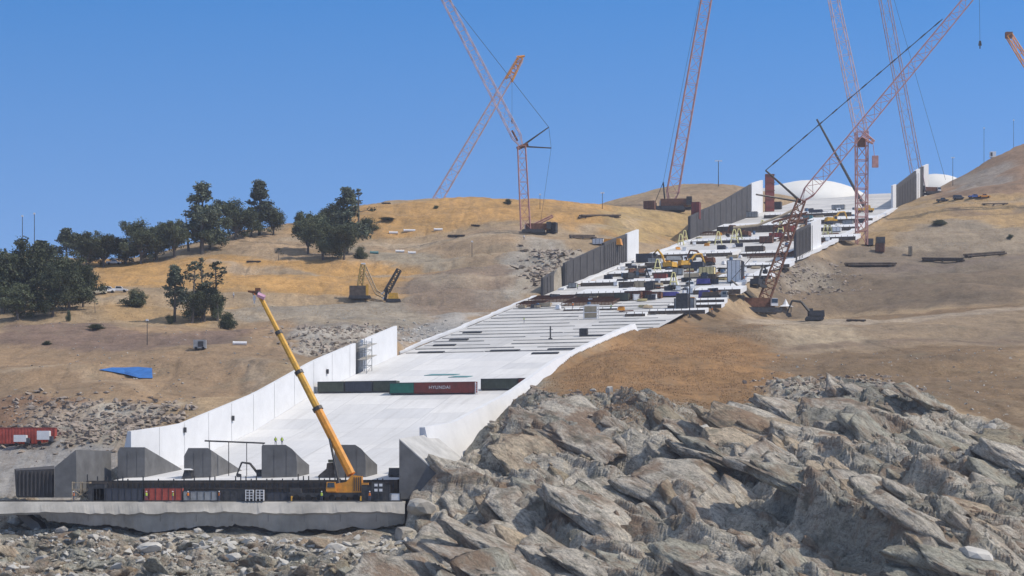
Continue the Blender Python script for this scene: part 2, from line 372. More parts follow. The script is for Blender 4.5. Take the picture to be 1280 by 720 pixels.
# ------------------------------------------------------------ mesh and tagging helpers
class MB:
    def __init__(s): s.v = []; s.f = []
    def add(s, vs, fs):
        o = len(s.v); s.v += [Vector(a) for a in vs]; s.f += [tuple(i + o for i in f) for f in fs]; return s
    def box(s, c, size, rz=0.0, top=(1, 1), M=None):
        sx, sy, sz = [a / 2 for a in size]; tx, ty = top
        vs = [(-sx, -sy, -sz), (sx, -sy, -sz), (sx, sy, -sz), (-sx, sy, -sz),
              (-sx * tx, -sy * ty, sz), (sx * tx, -sy * ty, sz), (sx * tx, sy * ty, sz), (-sx * tx, sy * ty, sz)]
        r = Matrix.Rotation(rz, 3, 'Z')
        vs = [r @ Vector(v) + Vector(c) for v in vs]
        if M: vs = [M @ v for v in vs]
        return s.add(vs, [(0, 3, 2, 1), (4, 5, 6, 7), (0, 1, 5, 4), (1, 2, 6, 5), (2, 3, 7, 6), (3, 0, 4, 7)])
    def tube(s, a, b, r, r2=None, n=6):
        a = Vector(a); b = Vector(b); d = b - a
        if d.length < 1e-6: return s
        r2 = r if r2 is None else r2
        q_ = d.to_track_quat('Z', 'Y').to_matrix(); vs = []
        for k in range(n):
            an = 2 * math.pi * k / n; e = q_ @ Vector((math.cos(an), math.sin(an), 0)); vs += [a + e * r, b + e * r2]
        fs = [(2 * k, 2 * ((k + 1) % n), 2 * ((k + 1) % n) + 1, 2 * k + 1) for k in range(n)]
        fs += [tuple(2 * k for k in reversed(range(n))), tuple(2 * k + 1 for k in range(n))]
        return s.add(vs, fs)
    def path(s, ps, r, n=5):
        for a, b in zip(ps, ps[1:]): s.tube(a, b, r, n=n)
        return s
    def prism(s, poly, ax):
        """poly: list of 3D points (one face), extruded by vector ax"""
        poly = [Vector(p) for p in poly]; ax = Vector(ax); k = len(poly)
        nn = Vector((0, 0, 0))
        for i in range(k): nn += poly[i].cross(poly[(i + 1) % k])
        if nn.dot(ax) > 0: poly = poly[::-1]
        return s.add(poly + [p + ax for p in poly],
                     [tuple(range(k)), tuple(reversed(range(k, 2 * k)))] + [(i, i + k, (i + 1) % k + k, (i + 1) % k) for i in range(k)])
    def loft(s, rings, cap=True):
        k = len(rings[0]); fs = []
        for j in range(len(rings) - 1):
            for i in range(k):
                fs.append((j * k + i, j * k + (i + 1) % k, (j + 1) * k + (i + 1) % k, (j + 1) * k + i))
        if cap: fs += [tuple(reversed(range(k))), tuple((len(rings) - 1) * k + i for i in range(k))]
        return s.add([p for r_ in rings for p in r_], fs)
    def lattice(s, a, b, w0, w1=None, bay=None, r=.09, rb=None, taper=0.0):
        """four-chord lattice boom from a to b"""
        a = Vector(a); b = Vector(b); w1 = w0 if w1 is None else w1; rb = rb or r * .55
        d = (b - a); L_ = d.length; d.normalize()
        side = d.cross(Vector((0.05, -1, 0.1))); side.normalize(); up = side.cross(d); up.normalize()
        r *= 1.25; rb *= 1.15; bay = bay or max(w0, w1) * 1.15; nb = max(2, int(L_ / bay)); prev = None
        for k in range(nb + 1):
            t = k / nb; w = w0 + (w1 - w0) * t
            if taper: w *= min(1, .25 + min(t, 1 - t) / taper)
            c = a + d * (L_ * t)
            ring = [c + side * (w / 2 * i) + up * (w / 2 * j) for i, j in ((-1, -1), (1, -1), (1, 1), (-1, 1))]
            if prev:
                for i in range(4):
                    s.tube(prev[i], ring[i], r, n=4)
                    i2 = (i + 1) % 4
                    s.tube(prev[i] if k % 2 else prev[i2], ring[i2] if k % 2 else ring[i], rb, n=3)
                    s.tube(ring[i], ring[i2], rb, n=3)
            prev = ring
        return s
    def build(s, name, m, parent=None, origin=None, smooth=False):
        org = Vector(origin) if origin is not None else (parent_world(parent) if parent else Vector((0, 0, 0)))
        me = bpy.data.meshes.new(name)
        me.from_pydata([tuple(v - org) for v in s.v], [], s.f); me.update()
        if smooth: me.polygons.foreach_set('use_smooth', [True] * len(me.polygons))
        me.materials.append(m)
        o = bpy.data.objects.new(name, me); C.objects.link(o)
        if parent: o.parent = parent
        else: o.location = org
        return o
def parent_world(o):
    p = Vector(o.location)
    while o.parent: o = o.parent; p += Vector(o.location)
    return p
def tag(o, label, cat, group=None, kind=None):
    if label: o['label'] = label
    if cat: o['category'] = cat
    if group: o['group'] = group
    if kind: o['kind'] = kind
    return o
def thing(name, loc, label, cat, group=None, rz=0.0):
    o = bpy.data.objects.new(name, None); C.objects.link(o); o.location = loc; o.rotation_euler = (0, 0, rz)
    o.empty_display_size = .5
    return tag(o, label, cat, group)
def kids(o): return [c for c in C.objects if c.parent == o]
def dup(root, loc, rz, label, group=None, scale=None):
    r_ = root.copy(); C.objects.link(r_); r_.location = loc; r_.rotation_euler = (0, 0, rz)
    if scale: r_.scale = (scale,) * 3 if isinstance(scale, (int, float)) else scale
    r_['label'] = label
    if group: r_['group'] = group
    for ch in kids(root):
        c_ = ch.copy(); C.objects.link(c_); c_.parent = r_
        for g_ in kids(ch):
            d_ = g_.copy(); C.objects.link(d_); d_.parent = c_
    return r_

# ------------------------------------------------------------ land cover map in plan
CX0, CY0, CST = -300.0, 330.0, 2.0
mx, my = np.meshgrid(np.arange(CX0, 501, CST), np.arange(CY0, 1361, CST))
GRAVEL = (.40, .36, .31); GREYR = (.56, .525, .45)
cover = np.zeros(mx.shape + (3,)) + np.array((.40, .30, .19))
def paint(poly, col, soft=1, a=1.0):
    q_ = []
    for (x0, y0), (x1, y1) in zip(poly, poly[1:] + poly[:1]):
        for k in range(4): q_.append((x0 + (x1 - x0) * k / 4, y0 + (y1 - y0) * k / 4))
    w_ = [ray_ground(a_, b_) for a_, b_ in q_]
    ins = np.zeros(mx.shape, bool); k = len(w_)
    jx = mx + fbm(mx / 22, my / 22, 3, 5) * 4.5; jy = my + fbm(mx / 22 + 50, my / 22, 3, 6) * 6
    for i in range(k):
        a_, b_ = w_[i], w_[(i + 1) % k]
        if abs(b_.y - a_.y) < 1e-9: continue
        cr = ((a_.y > jy) != (b_.y > jy)) & (jx < (b_.x - a_.x) * (jy - a_.y) / (b_.y - a_.y) + a_.x)
        ins ^= cr
    g = ins.astype(float)
    for _ in range(soft):
        g = (g + np.roll(g, 1, 0) + np.roll(g, -1, 0) + np.roll(g, 1, 1) + np.roll(g, -1, 1)) / 5
    g = (g * a)[..., None]
    cover[:] = cover * (1 - g) + np.array(col) * g
# left hillside
paint([(-150, 420), (300, 400), (560, 390), (640, 380), (560, 440), (440, 440), (150, 520), (-150, 560)], (.36, .255, .16), 3)
paint([(0, 398), (130, 398), (210, 420), (330, 405), (300, 425), (190, 440), (60, 432), (0, 425)], (.25, .18, .14), 2)
paint([(110, 330), (230, 325), (330, 318), (420, 325), (540, 318), (560, 345), (500, 375), (330, 368), (120, 360)], (.52, .315, .125), 3)
paint([(120, 362), (230, 378), (300, 380), (250, 402), (150, 395)], (.50, .34, .175), 2)
paint([(260, 300), (380, 290), (470, 300), (640, 285), (700, 300), (660, 330), (540, 330), (300, 325)], (.42, .31, .20), 3)
paint([(360, 262), (600, 246), (700, 254), (850, 258), (860, 300), (820, 300), (720, 285), (640, 275), (470, 290), (370, 290)], (.50, .305, .125), 3)
paint([(440, 305), (530, 312), (600, 320), (560, 336), (450, 325)], (.35, .30, .225), 2)
paint([(310, 372), (420, 378), (560, 372), (590, 395), (480, 410), (380, 405), (300, 395)], (.36, .315, .25), 2)
paint([(500, 350), (640, 330), (690, 345), (650, 385), (560, 400), (510, 385)], (.29, .225, .17), 3)
paint([(640, 300), (700, 305), (740, 320), (700, 345), (690, 372), (650, 380), (640, 345)], (.40, .36, .30), 1)
paint([(495, 410), (560, 398), (620, 388), (600, 402), (505, 446), (495, 446)], (.40, .385, .36), 1)
paint([(370, 405), (470, 405), (500, 412), (470, 425), (400, 445), (360, 440), (365, 415)], (.29, .265, .235), 1)
paint([(780, 258), (870, 250), (870, 292), (800, 300), (740, 280)], (.46, .33, .16), 2)
paint([(780, 252), (830, 240), (900, 225), (960, 225), (960, 235), (880, 262), (800, 262)], (.36, .27, .18), 2)
# right hillside
paint([(800, 400), (1290, 385), (1290, 545), (1130, 500), (960, 470), (840, 500), (660, 495), (740, 440)], (.25, .178, .11), 3)
paint([(800, 402), (860, 404), (950, 430), (968, 470), (960, 520), (890, 530), (800, 500), (740, 492), (662, 488), (720, 450)], (.34, .205, .10), 3)
paint([(960, 400), (1290, 395), (1290, 425), (1100, 440), (980, 445), (940, 420)], (.34, .26, .175), 2)
paint([(950, 385), (960, 340), (1040, 310), (1290, 300), (1290, 385)], (.23, .178, .125), 3)
paint([(1000, 335), (1060, 312), (1290, 312), (1290, 335), (1120, 350)], (.26, .21, .155), 2)
paint([(1060, 300), (1130, 255), (1290, 245), (1290, 292), (1180, 290), (1110, 305)], (.45, .315, .165), 3)
paint([(1110, 300), (1170, 275), (1220, 278), (1290, 292), (1290, 318), (1120, 318)], (.36, .295, .215), 3)
paint([(1160, 250), (1200, 205), (1290, 170), (1290, 248), (1200, 248)], (.33, .225, .15), 2)
paint([(1190, 225), (1260, 205), (1270, 225), (1200, 240)], (.36, .31, .26), 2)
paint([(1030, 395), (960, 405), (985, 430), (1060, 440), (1090, 420)], (.46, .38, .27), 2, .7)
for tr, col, wd in (([(110, 368), (170, 374), (240, 384), (330, 392), (420, 402), (480, 404)], (.44, .36, .26), 5), ([(260, 330), (330, 336), (430, 345), (520, 352), (600, 350), (660, 345)], (.42, .34, .25), 6),
                    ([(360, 300), (440, 303), (540, 300), (640, 296), (720, 290), (800, 280)], (.50, .40, .28), 5), ([(940, 402), (1010, 404), (1100, 402), (1200, 396), (1290, 390)], (.45, .37, .28), 5),
                    ([(1060, 340), (1130, 336), (1210, 332), (1290, 326)], (.25, .20, .16), 5), ([(1120, 262), (1180, 258), (1290, 252)], (.40, .31, .21), 6), ([(980, 436), (1100, 432), (1200, 426), (1290, 418)], (.26, .195, .14), 6),
                    ([(0, 470), (60, 466), (130, 480), (220, 486)], (.46, .36, .25), 5), ([(1180, 268), (1240, 266), (1290, 260)], (.27, .2, .14), 3), ([(560, 330), (620, 318), (650, 300), (700, 292)], (.48, .38, .26), 5)):
    paint([(x, y - wd * .5) for x, y in tr] + [(x, y + wd * .5) for x, y in reversed(tr)], col, 1, .8)
# pale shotcrete bank beside the left abutment
paint([(-60, 556), (160, 556), (168, 600), (120, 624), (-60, 624)], (.36, .35, .335), 1)
paint([(-60, 505), (120, 510), (230, 505), (165, 558), (60, 556), (-60, 560)], (.27, .225, .175), 1)
paint([(-60, 500), (130, 506), (120, 530), (60, 540), (-60, 545)], (.27, .175, .115), 2)

def cover_at(x, y):
    jx = x + vnoise(x / 3.1, y / 3.1, 71) * 1.6; jy = y + vnoise(x / 3.1, y / 3.1, 72) * 2.4
    return np.stack([bil(cover[..., k], jx, jy, CX0, CY0, CST) for k in range(3)], -1)

# masks of bare rock in plan: signed by rows of the photograph turned into ground points
rock = np.zeros(mx.shape)
def rockmask(poly, amp=1.0, soft=1):
    global cover, rock
    keep = cover.copy(); cover[:] = 0
    paint(poly, (1, 1, 1), soft); g = cover[..., 0].copy(); cover[:] = keep
    rock = np.maximum(rock, g * amp)
rockmask([(-200, 790), (-200, 634), (60, 662), (490, 664), (545, 640), (560, 590), (600, 535), (640, 498), (700, 494), (760, 492), (840, 512), (885, 530),
          (925, 528), (965, 500), (975, 468), (1040, 474), (1120, 492), (1150, 512), (1220, 530), (1290, 552), (1500, 560), (1500, 790)], 1.0, 1)
rockmask([(60, 520), (120, 508), (235, 500), (180, 540), (150, 556), (95, 556), (30, 545), (20, 520)], .45)
rockmask([(375, 410), (480, 405), (500, 412), (460, 430), (400, 448), (365, 440)], .40)
rockmask([(665, 315), (700, 318), (712, 335), (695, 350), (670, 335)], .35)
rockmask([(600, 360), (650, 352), (660, 375), (615, 385)], .2)
rockmask([(970, 345), (1050, 340), (1060, 360), (990, 366)], .3)
rockmask([(280, 455), (330, 450), (330, 470), (290, 478)], .2)
# nothing under the deck, walls and apron
def rock_at(x, y): return np.clip(bil(rock, x + vnoise(x / 2.3, y / 2.3, 91) * 1.5, y + vnoise(x / 2.3, y / 2.3, 92) * 2, CX0, CY0, CST), 0, 1)

CLIFFS = []   # (x, y, width along y, height, falloff length): rock rises sharply to the right of x
for px, y, wy, hgt, fall in ((1003, 388, 15, 10.5, 15), (1098, 366, 9, 6.5, 16), (537, 418, 7, 4.2, 9), (884, 436, 14, 2.6, 14),
                             (945, 422, 12, 3.5, 10), (1150, 412, 13, 3.4, 16), (700, 395, 13, 3.0, 17), (800, 440, 14, 2.2, 14),
                             (640, 430, 12, 2.4, 13), (1220, 395, 12, 3, 18), (870, 385, 12, 3.4, 13), (770, 372, 10, 3, 14)):
    CLIFFS.append(((px - CX) / F * y, y, wy, hgt, fall))

def bed(x, y):
    """coordinates across and along the rock beds, which run down to the right"""
    return (x * 1.5 + y) / 1.803, (x - y * 1.5) / 1.803
def crag_relief(x, y):
    right = sstep(-34, -22, x - (y - 430) * .18)         # broken slabs right of the apron, rubble left of it
    n1 = fbm(x / 13, y / 13, 4, 21); n2 = fbm(x / 13 + 40, y / 13, 4, 31)
    t, al = bed(x, y)
    def saw(q, per, sharp, sd):
        """beds that step up sharply on their lower left side and fall away slowly to the right"""
        ph = q / per; k = np.floor(ph); f = ph - k
        a_ = .25 + 1.1 * _h(k, k * 0 + np.floor(al / (per * 2.6) + 7 * _h(k, k * 0, sd + 9)), sd)
        return (np.minimum(f / sharp, 1) - np.maximum(f - sharp, 0) / (1 - sharp) - .5) * per * a_
    s1 = saw(t + n1 * 3.0, 19, .22, 500)
    wa, wt = al + n1 * 1.6, t + n2 * 1.6
    g0 = crags(wa * .5, wt, 15.0, 100) * 13; g1 = crags(wa * .6 + 31, wt + .2 * wa, 5.2, 140) * 5.2
    g2 = crags(wa * .7, wt * 1.05 - .15 * wa, 2.2, 180, 2.6) * 2.2; g3 = crags(x * .9, y * .8, 1.05, 220, 2.6, .6) * 1.05
    patch = sstep(-.35, .45, fbm(x / 12, y / 12, 3, 95)); patch2 = sstep(-.3, .5, fbm(x / 7 + 9, y / 7, 3, 96))
    zr = right * (-1.3 + s1 * .15 + g0 * .62 + g1 * (.32 + .40 * patch) + g2 * (.18 + .38 * patch2) + g3 * (.10 + .28 * patch2))
    zr = zr + (1 - right) * (g0 * .22 + g1 * .45 + g2 * .6 + g3 * .5)
    zr = zr + fbm(x / 1.1, y / 1.1, 3, 55) * .05 + fbm(x / 16, y / 16, 3, 65) * 1.1 * right
    for cx_, cy_, wy_, hg, fl in CLIFFS:
        jag = cx_ + fbm(y / 5.0, y * 0 + cx_, 3, 77) * 2.0 - (y - cy_) * .35
        d = x - jag
        zr = zr + hg * sstep(-1.6, 1.4, d) * np.exp(-np.maximum(d, 0) / fl) * np.exp(-((y - cy_) / wy_) ** 2)
    return zr
def detail(x, y, rk):
    zb_ = hbase(x, y); bn = sstep(500, 560, y) * (1 - sstep(1050, 1200, y)); ph = zb_ / 10.5 + .35 * fbm(x / 45, y / 45, 3, 301)
    bench = bn * sstep(-.5, .3, fbm(x / 70, y / 90, 2, 302) + .35 * (x > 40)) * 1.15 * (np.sin(ph * 6.2832) + .25 * np.sin(ph * 12.566 + 1))
    """roughness added to the control surface"""
    z = fbm(x / 38, y / 38, 4, 1) * 1.1 + fbm(x / 9, y / 9, 3, 8) * .28
    gl = fbm(x / 15 + .3 * fbm(x / 30, y / 30, 2, 19), y / 55, 4, 12); z = z - .5 * np.clip(.28 - np.abs(gl), 0, 1) * 2.2 + fbm(x / 3.2, y / 3.2, 3, 14) * .12
    s, v = SV(x, y); w = width(s)
    edge = np.minimum(np.abs(v + 1.5), np.abs(v - w - 1.5)); edge = np.where((s > -60) & (s < 860), edge, 99)
    inside = (v > -1.3) & (v < w + 1.3) & (s > -45) & (s < 860)
    z = (z + bench) * sstep(0, 12, edge)
    zr = np.zeros(x.shape); sel = rk > .02
    if sel.any(): zr[sel] = crag_relief(x[sel], y[sel])
    return np.where(inside, 0, z + zr * rk * sstep(-1, 5, edge))

# ------------------------------------------------------------ ground sheet
def axis(parts):
    out = []
    for a, b, st in parts: out.append(np.arange(a, b - 1e-6, st))
    return np.concatenate(out + [[parts[-1][1]]])
def far(a, b, nn): return list(a + (b - a) * (np.linspace(0, 1, nn)[1:] ** 2.2))
xs = np.concatenate([np.array(far(-230, -7000, 22))[::-1], axis([(-230, -112, 1.0), (-112, 112, .42), (112, 330, 1.1)]), far(330, 7000, 22)])
ys = np.concatenate([np.array(far(330, -1500, 14))[::-1], axis([(330, 356, .8), (356, 520, .36), (520, 700, .75), (700, 1330, 1.25)]), far(1330, 9000, 26)])
X, Y = np.meshgrid(xs, ys)
rk = rock_at(X, Y)
rk = np.maximum(rk, ((X < -15) & (X > -230) & (Y < 474) & (Y > 395) & (X > -112)) * 1.0)
rk[(Y > 1300) | (X < -250) | (X > 400)] = 0
Zb = hbase(X, Y)
# beyond the mapped area the ground settles to a plain
out = np.maximum(np.maximum(-420 - X, X - 560), np.maximum(Y - 1500, 250 - Y)); ko = sstep(0, 500, out)
Zb = Zb * (1 - ko) + (-35) * ko
Z = Zb + detail(X, Y, rk)
# under the deck and apron the rock stays below
def apron_cut(X, Y, Z):
    """the bedrock stays below the deck and its apron"""
    lim = np.where(Y < 434, -6.7 - (434 - Y) * .13, -6.3 + np.maximum(Y - 452, 0) * .25) + fbm(X / 7, Y / 7, 3, 3) * .9
    k = sstep(-112, -100, X) * (1 - sstep(-20.5, -19, X)) * sstep(402, 414, Y) * (1 - sstep(466, 474, Y))
    return Z * (1 - k) + np.minimum(Z, lim) * k
Z = apron_cut(X, Y, Z)
nv = X.size; ny_, nx_ = X.shape
co = np.stack([X, Y, Z], -1).reshape(-1, 3)
idx = np.arange(nv).reshape(ny_, nx_)
quads = np.stack([idx[:-1, :-1], idx[:-1, 1:], idx[1:, 1:], idx[1:, :-1]], -1).reshape(-1, 4)
fr = ((rk[:-1, :-1] + rk[1:, 1:]) / 2).ravel()
fy = Y[:-1, :-1].ravel(); fx = X[:-1, :-1].ravel()
low = (fr > .5)
left = low & ((fx - (fy - 430) * .18) < -30)
colr = cover_at(X, Y).reshape(-1, 3)
gmix = np.clip(rk.ravel() * 1.3, 0, 1)[:, None]
rc = np.array(GREYR) * (1 + .10 * fbm(X / 25, Y / 25, 3, 44).ravel())[:, None]
rc = rc * (1 + .12 * sstep(-20, -40, -X.ravel() * -1))[:, None] if False else rc * np.where(X.ravel() < -30, 1.08, 1.0)[:, None]
grn = sstep(-.15, .45, fbm(X / 30 + 9, Y / 22, 4, 144).ravel())[:, None]
rc = rc * (1 - grn * .75) + np.array((.29, .285, .245)) * grn * .75
colr = colr * (1 - gmix) + rc * gmix
def sheet(name, sel, m, smooth, kind='structure', label=None):
    fq = quads[sel]; used, inv = np.unique(fq, return_inverse=True); inv = inv.reshape(-1, 4)
    me = bpy.data.meshes.new(name)
    me.vertices.add(len(used)); me.vertices.foreach_set('co', co[used].astype(np.float32).ravel())
    me.loops.add(inv.size); me.loops.foreach_set('vertex_index', inv.ravel().astype(np.int32))
    me.polygons.add(len(inv)); me.polygons.foreach_set('loop_start', np.arange(0, inv.size, 4, dtype=np.int32))
    me.polygons.foreach_set('loop_total', np.full(len(inv), 4, np.int32))
    me.polygons.foreach_set('use_smooth', np.full(len(inv), smooth))
    me.update(calc_edges=True)
    ca = me.color_attributes.new("cover", 'FLOAT_COLOR', 'POINT')
    ca.data.foreach_set('color', np.concatenate([colr[used], np.ones((len(used), 1))], 1).astype(np.float32).ravel())
    bt, ba = bed(co[used, 0], co[used, 1]); bt = bt + fbm(co[used, 0] / 13, co[used, 1] / 13, 4, 21) * 3.5
    va = me.attributes.new("beds", 'FLOAT_VECTOR', 'POINT')
    va.data.foreach_set('vector', np.stack([ba * .34, bt, co[used, 2] * .8], -1).astype(np.float32).ravel())
    me.materials.append(m)
    o = bpy.data.objects.new(name, me); C.objects.link(o); o['kind'] = kind
    if label: o['label'] = label
    return o
sheet("ground", ~low, M_GROUND, True, label="dry grass and dirt hillsides on both sides of the spillway")
sheet("rock_outcrop", low & ~left, M_ROCK, False, label="fractured grey bedrock with rusty seams in the right foreground")
sheet("rubble_slope", left, M_ROCK, False, label="pale broken rock below the concrete apron at lower left")
def ground_z(x, y):
    a = np.array([float(x)]); b = np.array([float(y)])
    return float(apron_cut(a, b, hbase(a, b) + detail(a, b, rock_at(a, b)))[0])
def full_h(x, y):
    x = np.asarray(x, float); y = np.asarray(y, float)
    return apron_cut(x, y, hbase(x, y) + detail(x, y, rock_at(x, y)))
def G(px, py, y0=345.0): 
    p = ray_ground(px, py, y0, fn=full_h); return p

# bedded slabs and blocks standing out of the bedrock
def hull_proto(rng, box, sub):
    bm = bmesh.new()
    for q in rng.normal(size=(16, 3)):
        q = q / np.abs(q).max() * rng.uniform(.72, 1.0, 3)
        bm.verts.new(Vector(q))
    r_ = bmesh.ops.convex_hull(bm, input=bm.verts[:])
    bmesh.ops.delete(bm, geom=[e for e in r_['geom_interior'] if isinstance(e, bmesh.types.BMVert)], context='VERTS')
    bmesh.ops.triangulate(bm, faces=bm.faces[:])
    if sub: bmesh.ops.subdivide_edges(bm, edges=bm.edges[:], cuts=sub, use_grid_fill=True); bmesh.ops.triangulate(bm, faces=bm.faces[:])
    bm.verts.index_update(); v = np.array([q.co[:] for q in bm.verts]); f = np.array([[a.index for a in t.verts] for t in bm.faces]); bm.free()
    if sub:
        g = lambda k: sum(a_ * np.sin(v @ rng.normal(size=3) * f_ + rng.uniform(0, 6)) for a_, f_ in ((.035, 4), (.022, 8), (.014, 15)))
        v = v + np.stack([g(0), g(1), g(2)], 1) + rng.normal(size=v.shape) * .012
    return v, f
def rotm(ax_, an):
    return np.array(Matrix.Rotation(an, 3, Vector(ax_)))
NB = np.array(Vector((.30, -.42, .86)).normalized()); DB = Vector((1, -1.5, -.2)); DB = np.array((DB - Vector(NB) * DB.dot(Vector(NB))).normalized()); CB = np.cross(NB, DB)
NB2 = np.array(Vector((.17, -.33, .93)).normalized()); DB2 = Vector((1, -1.3, -.2)); DB2 = np.array((DB2 - Vector(NB2) * DB2.dot(Vector(NB2))).normalized()); CB2 = np.cross(NB2, DB2)
def slabs(name, label, seed, specs, xr, yr, keep, m, bedded=True):
    rng = np.random.default_rng(seed); Vs, Fs, Cs, o_ = [], [], [], 0
    for cnt, lo, hi, thick, wid, emb, sub in specs:
        jit = .05 if lo > 8 else .08 if lo > 3 else .16
        pr = [hull_proto(rng, None, sub) for _ in range(9)]
        x = rng.uniform(*xr, cnt * 4); y = rng.uniform(*yr, cnt * 4)
        k_ = keep(x, y) & (rock_at(x, y) > .72) & (np.abs(x) < y * .235 + 3)
        s_, v_ = SV(x, y); k_ &= ~((v_ > -4) & (v_ < width(s_) + 4.5 + lo * .55) & (s_ > -48))
        if lo > 2 and bedded: k_ &= rock_at(x, y + 4 + lo * .6) > .7
        if lo < 1.6 and bedded: k_ &= fbm(x / 12, y / 12, 3, 95) > -.05
        k_ &= (y < 478) | (lo < 20)
        x = x[k_][:cnt]; y = y[k_][:cnt]; z = full_h(x, y)
        ros = fbm(x / 10, y / 10, 3, 205); grn = fbm(x / 14 + 5, y / 14, 3, 206)
        for i in range(len(x)):
            v, f = pr[rng.integers(0, 9)]; L_ = lo + (hi - lo) * rng.uniform() ** 1.7
            w = L_ * rng.uniform(*wid) / 2; h = L_ * rng.uniform(*thick) / 2
            q = v * np.array((L_ / 2, w, h))
            if bedded:
                B = np.stack([DB2, CB2, NB2], 1) if lo > 20 else np.stack([DB, CB, NB], 1); Rj = rotm((0, 0, 1), rng.normal() * .16) @ rotm((1, 0, 0), rng.normal() * jit) @ rotm((0, 1, 0), rng.normal() * jit)
                q = q @ (Rj @ B).T
            else: q = q @ (rotm((0, 0, 1), rng.uniform(0, 6.28)) @ rotm((1, 0, 0), rng.normal() * .4) @ rotm((0, 1, 0), rng.normal() * .4)).T
            q = q + (x[i], y[i], z[i] - h * emb)
            c = np.array((.57, .53, .455)) * rng.uniform(.86, 1.08)
            if grn[i] > .25: c = c * np.array((.80, .84, .82))
            if ros[i] + rng.normal() * .08 > .62: c = c * np.array((.92, .83, .72))
            Vs.append(q); Fs.append(f + o_); Cs.append(np.repeat(c[None], len(q), 0)); o_ += len(q)
    Va = np.concatenate(Vs); Fa = np.concatenate(Fs); Ca = np.concatenate(Cs)
    me = bpy.data.meshes.new(name); me.vertices.add(len(Va)); me.vertices.foreach_set('co', Va.astype(np.float32).ravel())
    me.loops.add(Fa.size); me.loops.foreach_set('vertex_index', Fa.ravel().astype(np.int32)); me.polygons.add(len(Fa))
    me.polygons.foreach_set('loop_start', np.arange(0, Fa.size, 3, dtype=np.int32)); me.polygons.foreach_set('loop_total', np.full(len(Fa), 3, np.int32)); me.update(calc_edges=True)
    ca = me.color_attributes.new("cover", 'FLOAT_COLOR', 'POINT'); ca.data.foreach_set('color', np.concatenate([Ca, np.ones((len(Ca), 1))], 1).astype(np.float32).ravel())
    va = me.attributes.new("beds", 'FLOAT_VECTOR', 'POINT')
    va.data.foreach_set('vector', np.stack([Va @ DB * .25, Va @ CB, Va @ NB * 1.3], -1).astype(np.float32).ravel())
    me.materials.append(m); o = bpy.data.objects.new(name, me); C.objects.link(o); o['kind'] = 'structure'; o['label'] = label
right_of = lambda x, y: (x - (y - 430) * .18) > -21
slabs("rock_outcrop", "jutting tilted slabs and broken ledges of the grey bedrock", 61,
      [(70, 24, 40, (.12, .17), (.35, .6), .90, 6), (75, 12, 22, (.16, .24), (.45, .8), .74, 4), (70, 6, 12, (.18, .32), (.45, .8), .70, 3), (230, 2.5, 6, (.25, .45), (.5, .9), .62, 2), (1100, .6, 2.2, (.35, .7), (.5, 1), .2, 0)],
      (-30, 128), (345, 520), right_of, M_ROCK)
slabs("rubble_slope", "broken pale rock ledges below the apron", 62,
      [(60, 4, 9, (.2, .35), (.5, .9), .3, 2), (260, 1.6, 4, (.3, .55), (.5, 1), .1, 1), (1500, .5, 1.5, (.4, .8), (.5, 1), -.1, 0)],
      (-112, -18), (352, 428), lambda x, y: ~right_of(x, y), M_ROCK, False)

# ------------------------------------------------------------ spillway floor
ss = np.unique(np.concatenate([np.arange(-31, 791, 6), S_T[(S_T > -31) & (S_T < 790)]]))
vs_, fs_, uvs = [], [], []
for s in ss:
    for k in range(9):
        v = width(s) * k / 8; p = CH(s, v); vs_.append(p); uvs.append((s, v))
m_ = MB(); k9 = 9
for j in range(len(ss) - 1):
    for i in range(8): fs_.append((j * 9 + i, j * 9 + i + 1, (j + 1) * 9 + i + 1, (j + 1) * 9 + i))
fl = m_.add(vs_, fs_).build("spillway_floor", M_CHUTE)
uvl = fl.data.uv_layers.new(name="UVMap")
for lp in fl.data.loops: uvl.data[lp.index].uv = uvs[lp.vertex_index]
tag(fl, "long white concrete spillway floor climbing the hill to upper right", None, kind='structure')

def wall_strip(name, s0, s1, v0, th, h0, h1, m, label, parts=None, step=6, hfn=None, cat="wall", group=None, base=-2.0, batter=0.0):
    """wall along the chute: v0 is its inner face, th its thickness outward (sign gives side)"""
    org = CH((s0 + s1) / 2, v0)
    root = thing(name, org, label, cat, group)
    b = MB(); rings = []
    nst = max(2, int((s1 - s0) / step) + 1)
    for s in np.linspace(s0, s1, nst):
        t = (s - s0) / (s1 - s0); h = hfn(s) if hfn else h0 + (h1 - h0) * t
        vv = v0 if not callable(v0) else v0(s)
        ring = [CH(s, vv, base), CH(s, vv, h), CH(s, vv + th * .5, h), CH(s, vv + th * .5 + th * batter, base)]
        if th > 0: ring = ring[::-1]
        rings.append(ring)
    b.loft(rings[::-1] if False else rings); b.build("wall_face", m, root)
    return root
WT = 1.6
hL = lambda s: float(np.interp(s, [-23, 0, 76, 135], [9.2, 9.0, 8.0, 8.0]))
wl = wall_strip("spillway_wall", -23, 104, -.02, -WT, 8, 8, M_NEW, "long smooth white side wall along the left of the lower spillway", hfn=hL, cat="concrete wall", batter=1.5)
wl2 = wall_strip("spillway_wall", 109.5, 135, -.02, -WT, 8, 8, M_NEW, "short white wall end past the narrow gap on the left side", hfn=hL, cat="concrete wall", batter=1.5)
hR = lambda s: float(np.interp(s, [-33, -10, 30, 76, 152], [9.3, 9.0, 8.2, 7.2, 5.0]))
wr = wall_strip("spillway_wall", -18, 153, 60.02, WT * 1.4, 8, 8, M_NEW, "white right side wall running down behind the rock outcrop", hfn=hR, cat="concrete wall", batter=1.2)
